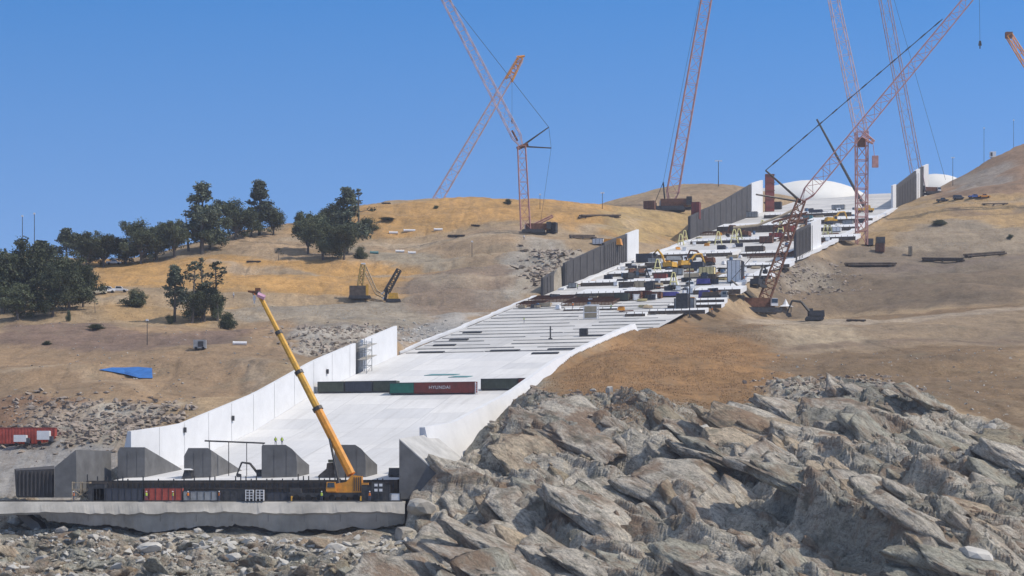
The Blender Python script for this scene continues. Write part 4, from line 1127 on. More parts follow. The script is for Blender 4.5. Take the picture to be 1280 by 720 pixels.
scatter("rubble", "small stones across the left hillside", 700, rect(0, 560, 400, 500), .10, .5, M_BOULD, seed=9, pw=3)
scatter("rubble", "crushed rock beside the jointed slabs on the left", 800, rect(500, 600, 404, 442), .15, .8, M_RUB, seed=10)
scatter("rubble", "rock debris at the right edge of the mid chute", 600, rect(970, 1060, 335, 370), .2, 1.0, M_RUBD, seed=12)
scatter("rubble", "broken rock along the crest of the far right outcrop", 700, rect(960, 1130, 470, 500), .15, .9, M_RUBD, seed=13)

def grass(name, label, n, area, h0, h1, m, seed, spread=(3, 4)):
    rng = np.random.default_rng(seed); px, py = area(rng, 300); W = [ray_ground(a, c) for a, c in zip(px, py)]
    base = np.array([(w.x, w.y) for w in W]); ii = rng.integers(0, len(base), n); xy = base[ii] + rng.normal(size=(n, 2)) * spread
    s_, v_ = SV(xy[:, 0], xy[:, 1]); ok = ~((v_ > -3) & (v_ < width(s_) + 3.4)); xy = xy[ok]; zz = full_h(xy[:, 0], xy[:, 1]); n = len(xy)
    dens = fbm(xy[:, 0] / 6, xy[:, 1] / 6, 3, seed) > -.35; xy = xy[dens]; zz = zz[dens]; n = len(xy)
    p = np.concatenate([xy, zz[:, None] - .05], 1); a = rng.uniform(0, 6.28, n); hh = rng.uniform(h0, h1, n); w = hh * .35
    d = np.stack([np.cos(a), np.sin(a), a * 0], 1); ln = rng.normal(size=(n, 3)) * .25 * hh[:, None]; ln[:, 2] = hh
    V3 = np.stack([p - d * w[:, None], p + d * w[:, None], p + ln], 1).reshape(-1, 3)
    me = bpy.data.meshes.new(name); me.from_pydata(V3.tolist(), [], np.arange(3 * n).reshape(-1, 3).tolist()); me.update()
    me.materials.append(m); o = bpy.data.objects.new(name, me); C.objects.link(o); tag(o, label, None, kind='stuff')
M_GRASSO = mat("orange_dry_grass", (.37, .235, .125), .95, .15, .15, dirt=(.33, .21, .11))
M_GRASST = mat("tan_dry_grass", (.45, .32, .18), .95, .2, .06, dirt=(.38, .27, .15))
grass("dry_grass", "orange brown dry grass on the knoll above the outcrop", 60000, rect(665, 965, 408, 520), .10, .34, M_GRASSO, 1)
grass("dry_grass", "tan dry grass over the left hillside", 26000, rect(0, 660, 258, 400), .12, .4, M_GRASST, 2, (7, 12))
grass("dry_grass", "tan dry grass on the upper right slope", 10000, rect(1060, 1290, 250, 320), .12, .4, M_GRASST, 3, (6, 10))

# ------------------------------------------------------------ cranes
def crawler(root, p, ang, m_body, sc=1.0, cw=True):
    """crawler crane base: two tracks, house, cab, counterweight around point p"""
    r = Matrix.Rotation(ang, 3, 'Z')
    def Q(x, y, z): return Vector(p) + r @ (Vector((x, y, z)) * sc)
    for sd in (-1, 1):
        b = MB(); prof = [(-4.2, 0), (-4.6, .6), (-4.2, 1.25), (4.2, 1.25), (4.6, .6), (4.2, 0)]
        b.prism([Q(x, sd * 2.6 - .6, z) for x, z in prof], Q(0, 1.2, 0) - Q(0, 0, 0)); b.build("track", M_STEEL, root)
    b = MB(); b.box((0, 0, 0), (8.4, 3.2, 2.2), M=None); b.v = [Q(v.x - 1.2, v.y, v.z + 2.55) for v in b.v]; b.build("house", m_body, root)
    b = MB(); b.box((0, 0, 0), (1.8, 1.4, 1.9), top=(.8, 1)); b.v = [Q(v.x + 2.6, v.y - 2.1, v.z + 2.6) for v in b.v]; cb = b.build("cab", M_WHITE, root)
    b = MB(); b.box((0, 0, 0), (1.5, .1, 1.0)); b.v = [Q(v.x + 2.6, v.y - 2.83, v.z + 2.9) for v in b.v]; b.build("window", M_GLASS, cb)
    if cw:
        b = MB()
        for k in range(4): 
            bb = MB().box((0, 0, 0), (1.7, 5, .62)); b.add([Q(v.x - 5.8, v.y, v.z + 1.9 + k * .66) for v in bb.v], bb.f)
        b.build("counterweight", M_STEEL, root)
def hook(root, p, m=M_STEEL, size=1.0, line_to=None):
    b = MB(); b.box(p, (.8 * size, .5 * size, 1.2 * size), top=(.6, .6)); b.tube(p - Vector((0, 0, .6 * size)), p - Vector((0, 0, 1.4 * size)), .15 * size)
    b.build("hook_block", m, root)
    if line_to is not None: MB().tube(p, line_to, .05, n=4).build("hoist_line", M_STEEL, root)

# yellow mobile crane on the deck
Yc = 435.2
p0 = P(418, 622, Yc); root = thing("mobile_crane", Vector((p0.x, Yc, -1)), "yellow telescopic crane on the deck with its long boom raised leftward", "crane")
ZD = -.95
def deck(px, y=Yc, z=0.0): return Vector(((px - CX) / F * y, y, ZD + z))
b = MB(); x0, x1 = deck(362).x, deck(452).x
b.box(((x0 + x1) / 2, Yc, ZD + 1.15), (x1 - x0, 2.7, .75)); b.box((x0 + 1.2, Yc, ZD + 1.7), (2.4, 2.6, 1.3), top=(.8, 1)); b.build("carrier", M_STEEL, root)
for k in range(6):
    xx = x0 + 1.4 + k * (x1 - x0 - 2.4) / 5
    for sd in (-1.25, 1.25): MB().tube((xx, Yc + sd - .25, ZD + .62), (xx, Yc + sd + .25, ZD + .62), .62, n=12).build("wheel", M_TYRE, root)
b = MB(); hx = deck(436).x
b.prism([Vector((hx - 4.0, Yc - 1.3, ZD + 1.6)), Vector((hx + 2.6, Yc - 1.3, ZD + 1.6)), Vector((hx + 2.6, Yc - 1.3, ZD + 4.7)), Vector((hx + .6, Yc - 1.3, ZD + 4.9)), Vector((hx - .4, Yc - 1.3, ZD + 3.6)), Vector((hx - 4, Yc - 1.3, ZD + 3.0))], (0, 2.6, 0))
b.build("superstructure", M_ORANGE, root)
b = MB()
for k in range(4): b.box((hx + 1.1 + .4 * k, Yc - 1.36, ZD + 3.2), (.16, .1, 2.6))
b.build("cooling_grille", M_STEEL, root)
b = MB(); b.box((hx - 3.2, Yc - 1.75, ZD + 2.7), (1.9, .9, 1.8), top=(.85, 1)); cb = b.build("cab", M_ORANGE, root)
b = MB(); b.box((hx - 3.2, Yc - 2.23, ZD + 3.0), (1.4, .06, .9), top=(.85, 1)); b.build("window", M_GLASS, cb)
b = MB(); b.box((hx + 3.1, Yc, ZD + 2.6), (1.2, 2.7, 1.7)); b.build("counterweight", M_ORANGE, root)
piv = P(439, 593, Yc); tip = P(323, 366, Yc + 8); d = tip - piv
secs = [(0, .36, .95), (.30, .56, .8), (.52, .78, .66), (.75, 1.0, .52)]
for k, (a, c, w) in enumerate(secs):
    b = MB(); b.tube(piv + d * a, piv + d * c, w * .95, w * .9, n=8); o = b.build("boom_section", M_ORANGE if k == 0 else M_YELLOW, root)
    bb = MB(); q_ = piv + d * c; bb.tube(q_ - d.normalized() * .5, q_ + d.normalized() * .2, w * 1.12, n=8); bb.build("collar", M_STEEL, o)
b = MB(); b.tube(deck(424, Yc - .6, 3.2), piv + d * .2 + Vector((-.5, -.6, -.2)), .3, .2, 8); b.build("lift_cylinder", M_STEEL, root)
b = MB(); q_ = tip; b.tube(q_, q_ + Vector((-2.0, 0, .3)), .35, .2, 6); b.box(q_ + Vector((-.1, 0, .3)), (1.0, .8, 1.2)); b.build("boom_head", M_RUST, root)
hook(root, P(318, 372, Yc + 8), M_WHITE, .8, tip + Vector((-1.2, 0, 0)))
b = MB(); b.path([P(322, 368, Yc + 7), P(331, 372, Yc + 7)], .55, 6); b.build("flag", mat("faded_pink_cloth", (.6, .35, .45), .9), root)
for xx in (deck(366).x, deck(452).x):
    for sd in (-1, 1): b = MB(); b.tube((xx, Yc, ZD + .8), (xx, Yc + sd * 2.7, ZD + .8), .16, n=4); b.tube((xx, Yc + sd * 2.7, ZD + .9), (xx, Yc + sd * 2.7, ZD + .05), .14, n=6); b.build("outrigger", M_YELLOW, root)

# luffing crane left of centre
def seat(px, py): 
    p = G(px, py); return p
g = seat(657, 292); Yb = g.y
root = thing("luffing_crane", g, "red luffing crane with bent jib and dark struts on the left hill", "crane")
pk = P(652, 183, Yb)
b = MB(); b.lattice(g + Vector((0, 0, 1.5)), pk, 3.6, 3.0, r=.16); b.build("mast", M_CRANERED, root)
b = MB(); b.lattice(pk, P(546, -22, Yb - 10), 3.4, 2.6, r=.12, taper=.06); b.build("jib", M_CRANEPALE, root)
b = MB(); b.tube(pk, P(686, 159, Yb), .42, .22); b.build("upper_strut", M_STEEL, root)
b = MB(); b.tube(pk, P(689, 185, Yb), .34, .25); b.build("lower_strut", M_STEEL, root)
b = MB(); b.path([P(640, 163, Yb), P(647, 176, Yb)], .4); b.tube(P(646, 186, Yb), P(660, 180, Yb), .8); b.build("pivot_head", M_RUST, root)
b = MB(); b.tube(P(686, 159, Yb), P(551, -14, Yb - 9), .09, n=4); b.build("pendant_line", M_STEEL, root)
b = MB(); b.tube(P(689, 185, Yb), P(676, 276, Yb), .05, n=4); b.tube(P(686, 159, Yb), P(689, 185, Yb), .06, n=4); b.build("luffing_line", M_STEEL, root)
crawler(root, g + Vector((3, 0, 0)), R(180), M_RUST, 1.0)
b = MB(); b.lattice(g + Vector((2, 0, 2.5)), P(691, 270, Yb), 1.0, .8, r=.12); b.build("backstay", M_CRANERED, root)
# leaning crane behind the ridge
x_ = (541 - CX) / F * 1085; g = Vector((x_, 1085, gz(x_, 1085)))
root = thing("lattice_crane", g, "pinkish lattice crane leaning right from behind the left ridge", "crane")
b = MB(); b.lattice(g + Vector((0, 0, 2)), P(650, 74, 1085), 4.4, 3.0, r=.15); b.build("boom", M_CRANEPALE, root)
b = MB(); b.lattice(P(636, 100, 1085), P(651, 72, 1085), 3.2, 2.0, r=.34); b.tube(P(646, 72, 1085), P(656, 70, 1085), .9, .5); b.build("boom_head", M_ORANGE, root)
hook(root, P(640, 150, 1085), M_STEEL, 1.3, P(640, 100, 1085))
crawler(root, g, R(60), M_CRANERED, 1.2)
# tall crane centre right
g = seat(838, 264); Yb = g.y
root = thing("lattice_crane", g, "tall red lattice crane on the hilltop right of centre", "crane")
b = MB(); b.lattice(g + Vector((0, 0, 2.5)), P(888, -30, Yb), 5.4, 4.6, r=.2, taper=.05); b.build("boom", M_CRANERED, root)
crawler(root, g, R(175), M_RUST, 1.5)
b = MB(); b.tube(P(832, 262, Yb), P(829, 228, Yb), .4); b.tube(P(829, 228, Yb), P(815, 262, Yb), .15); b.build("gantry", M_STEEL, root)
b = MB(); b.tube(P(829, 228, Yb), P(880, -30, Yb), .07, n=4); b.build("pendant_line", M_STEEL, root)
b = MB(); b.box(g + Vector((-8.5, 0, 1.8)), (4, 4, 3.6)); b.build("engine_housing", M_STEEL, root)
# red crane standing at the right edge of the chute
g = seat(1077, 307); Yb = g.y
root = thing("tower_crane", g, "thick red crane mast standing beside the right edge of the chute", "crane")
b = MB(); b.lattice(g, P(1077, 165, Yb), 4.0, 4.4, r=.26, rb=.17); b.build("mast", M_CRANERED, root)
b = MB(); b.lattice(P(1077, 168, Yb), P(1036, -30, Yb), 4.6, 3.6, r=.14); b.build("jib", M_CRANEPALE, root)
b = MB(); b.lattice(P(1077, 168, Yb - 3), P(1092, 178, Yb - 3), 2.2, 1.2, r=.2); b.build("strut", M_CRANERED, root)
b = MB(); b.box(P(1094, 202, Yb - 3), (2.4, 1.6, 4.6)); b.tube(P(1094, 202, Yb - 3), P(1091, 178, Yb - 3), .12); b.build("counterweight", M_CRANERED, root)
b = MB(); b.box(g + Vector((7.5, 0, 1.6)), (3.4, 3, 3.4)); b.box(g + Vector((3.2, 0, 1.3)), (2.6, 3, 2.6)); b.build("ballast_block", M_STEEL, root)
b = MB(); b.box(P(1077, 178, Yb - 2.6), (2.8, 1.4, 3.6)); b.build("cab", M_RUST, root)
# long jib crane reaching to the upper right
sc_, vc_ = on_chute(946, 388); g = CH(sc_, min(vc_, 63)); g = seat(952, 393) if vc_ > width(sc_) else CH(sc_, vc_); Yb = g.y
root = thing("luffing_crane", g, "brown leaning luffing crane with its long jib reaching to the upper right corner", "crane")
pk = P(1001, 252, Yb + 12)
b = MB(); b.lattice(g + Vector((0, 0, 2)), pk, 3.4, 2.6, r=.24, rb=.16); b.build("mast", M_RUST, root)
b = MB(); b.lattice(pk, P(1224, -18, Yb + 20), 3.8, 2.8, r=.15, taper=.05); b.build("jib", M_CRANERED, root)
b = MB(); b.tube(pk, P(957, 213, Yb + 8), .45, .28); b.build("upper_strut", M_STEEL, root)
b = MB(); b.tube(pk, P(945, 243, Yb + 8), .4, .28); b.build("lower_strut", M_STEEL, root)
b = MB(); b.tube(P(957, 213, Yb + 8), P(1178, 24, Yb + 18), .14, n=4)
for k in range(12):
    q_ = P(957, 213, Yb + 8).lerp(P(1178, 24, Yb + 18), k / 12 + .04); b.tube(q_, q_ + Vector((1.6, 0, 1.4)), .22, n=4)
b.build("pendant_line", M_STEEL, root)
crawler(root, g, R(8), M_RUST, 1.3)
b = MB(); b.tube(g + Vector((0, 0, 2)), P(914, 350, Yb), .4, .3); b.build("backmast", M_STEEL, root)
b = MB(); b.tube(P(914, 350, Yb), P(908, 386, Yb), .12); b.tube(P(914, 350, Yb), pk, .1, n=4); b.build("backstay", M_STEEL, root)
b = MB(); b.box(Vector((P(909, 380, Yb).x, Yb, g.z + 2.5)), (2.6, 4, 5)); b.build("counterweight_tray", M_STEEL, root)
hook(root, P(1225, 54, Yb + 20), M_STEEL, 1.3, P(1224, -18, Yb + 20))
# thin dark crane at upper right
g = CH(758, 69); Yb = g.y
root = thing("lattice_crane", g, "thin dark lattice crane rising above the far right wall blocks", "crane")
b = MB(); b.lattice(P(1150, 240, Yb), P(1101, -25, Yb), 5.0, 4.6, r=.18, rb=.07, bay=8); b.build("boom", mat("dusky_pink_paint", (.34, .25, .27), .6), root)
b = MB(); b.tube(P(1182, 225, Yb), P(1112, -20, Yb), .08, n=4); b.build("pendant_line", M_STEEL, root)
crawler(root, g, R(10), M_RUST, 1.0)
# far crane at the right edge
x_ = (1392 - CX) / F * 1020; g = Vector((x_, 1020, gz(x_, 1020)))
root = thing("lattice_crane", g, "orange crane boom tip entering at the right edge", "crane")
b = MB(); b.lattice(g + Vector((0, 0, 2)), P(1261, 44, 1020), 4.2, 2.4, r=.22); b.build("boom", M_ORANGE, root)
b = MB(); b.box(P(1261, 44, 1020), (3, 2.4, 2.6)); b.build("boom_head", M_RUST, root)
crawler(root, g, R(0), M_RUST, 1.2)
# dark telescopic boom
s_, v_ = on_chute(1080, 266); g = CH(s_, min(v_, 61)); Yb = g.y
root = thing("mobile_crane", g, "small mobile crane with a slim dark boom leaning left across the white mound", "crane")
b = MB(); b.tube(g + Vector((0, 0, 3)), P(1021, 149, Yb), .75, .45, 8); b.build("boom", M_STEEL, root)
b = MB(); b.box(g + Vector((0, 0, 1.5)), (9, 2.7, 1)); b.box(g + Vector((1.5, 0, 2.6)), (3, 2.4, 1.6), top=(.8, 1)); b.build("carrier", M_YELLOW, root)
b = MB(); [b.tube(g + Vector((x, sd - .2, .55)), g + Vector((x, sd + .2, .55)), .55, n=10) for x in (-3.4, -2, 2, 3.4) for sd in (-1.2, 1.2)]; b.build("wheels", M_TYRE, root)
# parked crawler crane on the left hillside
g = seat(449, 376); Yb = g.y
root = thing("crawler_crane", g, "parked yellow crawler crane with a dark box counterweight on the left hillside", "crane")
b = MB(); b.box(Vector((P(448, 368, Yb).x, Yb, g.z + 2.4)), (5.6, 3.2, 3.6)); b.build("house", M_LUMBER, root)
b = MB(); b.lattice(P(449, 366, Yb), P(454, 331, Yb), 1.6, 1.4, r=.2, rb=.14); b.build("mast", mat("dull_yellow_steel", (.38, .27, .1), .7), root)
b = MB(); b.lattice(P(455, 333, Yb), P(470, 365, Yb), 1.2, .9, r=.11); b.lattice(P(470, 365, Yb), P(482, 372, Yb), 1.2, .9, r=.14); b.build("folded_jib", M_TAN, root)
b = MB(); b.box(P(454, 330, Yb), (1.4, .8, .7)); b.build("mast_head", M_WHITE, root)
b = MB()
for sd in (-1.6, 1.6): b.box(Vector((P(450, 374, Yb).x, Yb + sd, g.z + .5)), (7.4, .9, 1.0), top=(.9, 1))
b.build("track", M_STEEL, root)
b = MB(); b.box(Vector((P(459, 368, Yb).x, Yb, g.z + 2.4)), (.7, 3.3, 4.4)); b.build("side_frame", M_YELLOW, root)
g = seat(486, 378); Yb = g.y
root = thing("drill_rig", g, "yellow and black drill rig with a leaning mast right of the parked crawler crane", "drill rig")
b = MB(); b.lattice(P(483, 366, Yb), P(499, 337, Yb), 1.6, 1.2, r=.24); b.tube(P(481, 376, Yb), P(484, 360, Yb), .5); b.build("mast", M_STEEL, root)
b = MB(); b.box(g + Vector((1.5, 0, 1.9)), (3.4, 2.2, 2.0), top=(.8, 1)); b.build("cab", M_YELLOW, root)
b = MB(); [b.box(g + Vector((1.5, sd, .5)), (5, .7, 1.0), top=(.85, 1)) for sd in (-1.2, 1.2)]; b.build("tracks", M_STEEL, root)
b = MB(); b.tube(P(484, 362, Yb), P(476, 368, Yb), .2); b.tube(P(486, 366, Yb), P(478, 374, Yb), .2); b.build("stabiliser", M_WHITE, root)

# ------------------------------------------------------------ machines, vehicles and site equipment
def excavator(loc, rz, label, m=M_YELLOW, pose=0, scale=1.0, group="excavators on the site"):
    root = thing("excavator", (0, 0, 0), label, "excavator", group)
    for sd in (-1.25, 1.25):
        b = MB(); b.prism([(x, sd - .3, z) for x, z in ((-2.1, .1), (-2.3, .5), (-2.0, .95), (2.0, .95), (2.3, .5), (2.1, .1))], (0, .6, 0)); b.build("track", M_STEEL, root)
    b = MB(); b.box((-.5, .1, 1.75), (3.6, 2.6, 1.3)); b.box((-2.0, .1, 1.7), (.9, 2.7, 1.5), top=(.7, .9)); b.build("house", m, root)
    b = MB(); b.box((.9, -.85, 2.1), (1.5, 1.0, 1.9), top=(.75, .9)); cb = b.build("cab", m, root)
    b = MB(); b.box((.9, -1.36, 2.35), (1.1, .05, 1.0), top=(.8, 1)); b.box((1.62, -.85, 2.3), (.06, .8, 1.1)); b.build("window", M_GLASS, cb)
    k = ((1.0, .4, 1.9), (3.2, .4, 4.6), (5.4, .4, 4.9), (6.6, .4, 2.0)) if pose == 0 else ((1.0, .4, 1.9), (2.4, .4, 4.9), (4.0, .4, 6.6), (5.4, .4, 5.6))
    b = MB(); b.tube(k[0], k[1], .38, .34, 6); b.tube(k[1], k[2], .34, .26, 6); b.build("boom", m, root)
    b = MB(); b.tube(k[2], k[3], .27, .2, 6); b.build("stick", m, root)
    e = Vector(k[3]); b = MB(); b.prism([e + Vector(q_) for q_ in ((.1, -.5, .1), (-.9, -.5, -.2), (-1.1, -.5, -1.0), (-.3, -.5, -1.2), (.3, -.5, -.6))], (0, 1, 0)); b.build("bucket", M_STEEL, root)
    root.location = loc; root.rotation_euler = (0, 0, rz); root.scale = (scale,) * 3; return root
def wheels(root, xs__, w, r=.4):
    for x in xs__:
        for sd in (-1, 1):
            MB().tube((x, sd * w - .14, r), (x, sd * w + .14, r), r, n=12).build("wheel", M_TYRE, root)
def pickup(loc, rz, label, m=M_WHITE, scale=1.0, group="parked site vehicles", cat="pickup"):
    root = thing("pickup_truck", (0, 0, 0), label, cat, group)
    b = MB(); b.prism([(-2.8, -.95, .5), (2.7, -.95, .5), (2.8, -.95, .95), (1.5, -.95, 1.15), (.3, -.95, 1.15), (-2.8, -.95, 1.15)], (0, 1.9, 0)); b.build("body", m, root)
    b = MB(); b.prism([(-.9, -.85, 1.15), (1.5, -.85, 1.15), (.9, -.85, 1.8), (-.7, -.85, 1.85)], (0, 1.7, 0)); cb = b.build("cab", m, root)
    b = MB(); b.prism([(-.7, -.88, 1.2), (1.2, -.88, 1.2), (.8, -.88, 1.7), (-.6, -.88, 1.72)], (0, 1.76, 0)); b.build("window", M_GLASS, cb)
    wheels(root, (-1.8, 1.8), .9); root.location = loc; root.rotation_euler = (0, 0, rz); root.scale = (scale,) * 3; return root
def van(loc, rz, label, m=M_WHITE, group="parked site vehicles", cat="van"):
    root = thing("van", (0, 0, 0), label, cat, group)
    b = MB(); b.prism([(-2.5, -.95, .45), (2.4, -.95, .45), (2.5, -.95, 1.0), (1.7, -.95, 1.25), (1.1, -.95, 2.0), (-2.4, -.95, 2.05)], (0, 1.9, 0)); bd = b.build("body", m, root)
    b = MB(); b.prism([(-2.2, -.98, 1.3), (1.35, -.98, 1.3), (.95, -.98, 1.8), (-2.1, -.98, 1.82)], (0, 1.96, 0)); b.build("window", M_GLASS, bd)
    wheels(root, (-1.6, 1.6), .9); root.location = loc; root.rotation_euler = (0, 0, rz); return root
def truck(loc, rz, label, m=M_WHITE, load=None, group="trucks working on the chute"):
    root = thing("flatbed_truck", (0, 0, 0), label, "truck", group)
    b = MB(); b.box((3.0, 0, 1.7), (2.0, 2.4, 2.3), top=(.85, .95)); cb = b.build("cab", m, root)
    b = MB(); b.box((4.0, 0, 2.1), (.1, 2.0, .8)); b.box((3.1, -1.2, 2.1), (1.1, .06, .7)); b.build("window", M_GLASS, cb)
    b = MB(); b.box((-1.2, 0, 1.15), (6.4, 2.5, .3)); b.box((1.9, 0, 1.8), (.12, 2.4, 1.1)); b.build("bed", M_STEEL, root)
    if load: b = MB(); b.box((-1.3, 0, 2.0), (5.4, 2.3, 1.35), top=(.92, .9)); b.build("load", load, root)
    wheels(root, (-3.4, -2.2, 2.9), 1.05, .5); root.location = loc; root.rotation_euler = (0, 0, rz); return root
def person(loc, rz, vest, label, group="workers on the site", pose=0, helmet=M_WHITE):
    """one continuous skinned body; vest, trousers colour by child pieces"""
    root = thing("person", (0, 0, 0), label, "person", group)
    J = [(0, 0, .95), (0, 0, 1.18), (0, 0, 1.42), (0, .0, 1.55), (0, .02, 1.68), (.18, 0, 1.40), (.27, .05 + .1 * pose, 1.14), (.28, .2 + .18 * pose, .95 + .12 * pose),
         (-.18, 0, 1.40), (-.28, .03, 1.14), (-.28, .12, .92), (.10, 0, .9), (.13, .05 + .1 * pose, .5), (.14, -.02, .08), (.14, .14, .04),
         (-.10, 0, .9), (-.12, .03 - .08 * pose, .5), (-.13, -.05, .08), (-.13, .11, .04)]
    E = [(0, 1), (1, 2), (2, 3), (3, 4), (2, 5), (5, 6), (6, 7), (2, 8), (8, 9), (9, 10), (0, 11), (11, 12), (12, 13), (13, 14), (0, 15), (15, 16), (16, 17), (17, 18)]
    rad = [.15, .145, .15, .06, .105, .07, .05, .038, .07, .05, .038, .095, .065, .05, .045, .095, .065, .05, .045]
    me = bpy.data.meshes.new("body"); me.from_pydata(J, E, []); o = bpy.data.objects.new("body", me); C.objects.link(o); o.parent = root
    me.materials.append(mat("worker_skin_and_denim", (.10, .11, .16), .9))
    sk = o.modifiers.new("skin", 'SKIN'); o.modifiers.new("sub", 'SUBSURF').levels = 1; o.modifiers["sub"].render_levels = 1
    for k, r_ in enumerate(rad): me.skin_vertices[0].data[k].radius = (r_, r_)
    me.skin_vertices[0].data[0].use_root = True
    b = MB(); b.loft([[Vector((.2 * c, .15 * s, .95)) for c, s in [(math.cos(a * .785), math.sin(a * .785)) for a in range(8)]],
                      [Vector((.21 * c, .16 * s, 1.2)) for c, s in [(math.cos(a * .785), math.sin(a * .785)) for a in range(8)]],
                      [Vector((.23 * c, .16 * s, 1.42)) for c, s in [(math.cos(a * .785), math.sin(a * .785)) for a in range(8)]],
                      [Vector((.09 * c, .09 * s, 1.52)) for c, s in [(math.cos(a * .785), math.sin(a * .785)) for a in range(8)]]])
    b.build("vest", vest, root)
    b = MB(); b.loft([[Vector((.15 * c * f, .17 * s * f + .02, z)) for c, s in [(math.cos(a * .785), math.sin(a * .785)) for a in range(8)]] for z, f in ((1.70, 1), (1.76, .95), (1.82, .6), (1.84, .2))])
    b.build("helmet", helmet, root)
    root.location = loc; root.rotation_euler = (0, 0, rz); return root
M_VEST = mat("orange_safety_vest", (.75, .22, .03), .8, .05); M_LIME = mat("lime_safety_vest", (.55, .70, .08), .8, .05)
def lamp_post(p, h, label, heads=1, m=M_STEEL, name="light_pole", cat="light pole", group=None, r=.12):
    root = thing(name, p, label, cat, group)
    MB().tube(p - Vector((0, 0, .5)), p + Vector((0, 0, h)), r, r * .7, 8).build("pole", m, root)
    b = MB()
    for k in range(heads):
        x = (k - (heads - 1) / 2) * .9; b.box(p + Vector((x, -.15, h)), (.6, .35, .5))
    b.tube(p + Vector((-heads * .5, 0, h - .2)), p + Vector((heads * .5, 0, h - .2)), .07, n=4)
    b.build("lamp_head", M_WHITE, root); return root

# containers across the lower chute
def container(s, v0, ln, m, label, text=None, name="shipping_container", h=2.6, split=None):
    root = thing(name, CH(s, v0 + ln / 2), label, "container", "shipping containers across the lower chute")
    zb = max(CH(s, v0).z, CH(s, v0 + ln).z, CH(s + 2.4, v0).z - .3) + .02
    def Q(ds, v, z): p = CH(s + ds, v); return Vector((p.x, p.y, zb + z))
    b = MB(); b.loft([[Q(0, v0, 0), Q(0, v0 + ln, 0), Q(0, v0 + ln, h), Q(0, v0, h)], [Q(2.44, v0, 0), Q(2.44, v0 + ln, 0), Q(2.44, v0 + ln, h), Q(2.44, v0, h)]]); b.build("body", m, root)
    b = MB()
    for k in range(int(ln / .55)):
        v = v0 + .35 + k * .55; 
        if v > v0 + ln - .3: break
        b.prism([Q(-.005, v, .2), Q(-.005, v + .26, .2), Q(-.005, v + .26, h - .2), Q(-.005, v, h - .2)], Vector((-U[0], -U[1], 0)) * .06)
    b.build("corrugation", m, root)
    b = MB()
    for v in (v0 - .02, v0 + ln - .14): b.prism([Q(-.01, v, 0), Q(-.01, v + .16, 0), Q(-.01, v + .16, h + .02), Q(-.01, v, h + .02)], Vector((-U[0], -U[1], 0)) * .09)
    for z in (0, h - .14): b.prism([Q(-.012, v0, z), Q(-.012, v0 + ln, z), Q(-.012, v0 + ln, z + .14), Q(-.012, v0, z + .14)], Vector((-U[0], -U[1], 0)) * .08)
    b.build("frame", M_STEEL if not text else M_WHITE if False else m, root)
    b = MB(); b.prism([Q(.05, v0, h + .01), Q(.05, v0 + ln, h + .01), Q(2.4, v0 + ln, h + .01), Q(2.4, v0, h + .01)], (0, 0, .05)); b.build("roof", M_GREY, root)
    if text:
        cu = bpy.data.curves.new("lettering", 'FONT'); cu.body = text; cu.size = 1.1; cu.extrude = .01; cu.align_x = 'CENTER'; cu.align_y = 'CENTER'
        cu.space_character = 1.15
        to = bpy.data.objects.new("lettering", cu); C.objects.link(to); to.parent = root
        q_ = Q(0, v0 + ln * .42, h * .52) + Vector((-U[0], -U[1], 0)) * .13; to.location = q_ - root.location
        to.rotation_euler = (R(90), 0, math.atan2(V[1], V[0]))
        bpy.context.view_layer.update()
        me = bpy.data.meshes.new_from_object(to.evaluated_get(bpy.context.evaluated_depsgraph_get())); me.name = "lettering"; me.materials.clear(); me.materials.append(M_WHITE)
        t2 = bpy.data.objects.new("lettering", me); C.objects.link(t2); t2.parent = root; t2.location = to.location; t2.rotation_euler = to.rotation_euler
        bpy.data.objects.remove(to)
    return root
s0, v0 = on_chute(397, 492); v0 = max(v0, .4)
container(s0, v0, 6.9, M_OLIVE, "dull olive container touching the left white wall")
container(s0, v0 + 7.1, 7.0, M_SLATE, "dark blue grey container second from the left wall")
container(s0, v0 + 14.3, 6.0, M_OLIVE, "dark olive container just left of the bright green one")
s1 = s0 - 2.9
k0 = v0 + 19.6
container(s1, k0, 6.3, M_GREEN, "bright green container left of the maroon lettered one")
container(s1, k0 + 6.35, 15.2, M_MAROON, "long maroon container with white lettering", text="HYUNDAI")
s2 = s0 + .6
container(s2, k0 + 21.9, 9.1, M_OLIVE, "dark green container right of the maroon lettered one")
container(s2, k0 + 31.1, 5.2, M_MAROON, "red container behind the right white wall", h=2.65)
root = thing("guard_rail_post", CH(s1 - .3, k0 + 21.8), "white scaffold post at the maroon container's right end", "post")
b = MB(); [b.tube(CH(s1 - .2, k0 + 21.7 + i * .6), CH(s1 - .2, k0 + 21.7 + i * .6, 2.9), .1) for i in range(2)]
[b.tube(CH(s1 - .2, k0 + 21.7, .5 * j), CH(s1 - .2, k0 + 22.3, .5 * j), .07) for j in range(1, 6)]; b.build("ladder_frame", M_WHITE, root)
for px, py, w, lab in ((530, 470, 8, "faded green sheeting on the slab behind the containers"), (560, 472, 5, "small green groundsheet behind the maroon container")):
    s_, v_ = on_chute(px, py); b = MB(); b.prism([CH(s_, v_, .02), CH(s_, v_ + w, .02), CH(s_ + 1.5, v_ + w + 1, .02), CH(s_ + 2, v_ + 1.4, .02)], (0, 0, .12))
    o = b.build("ground_sheet", M_TEAL, None, CH(s_, v_)); tag(o, lab, "sheet")

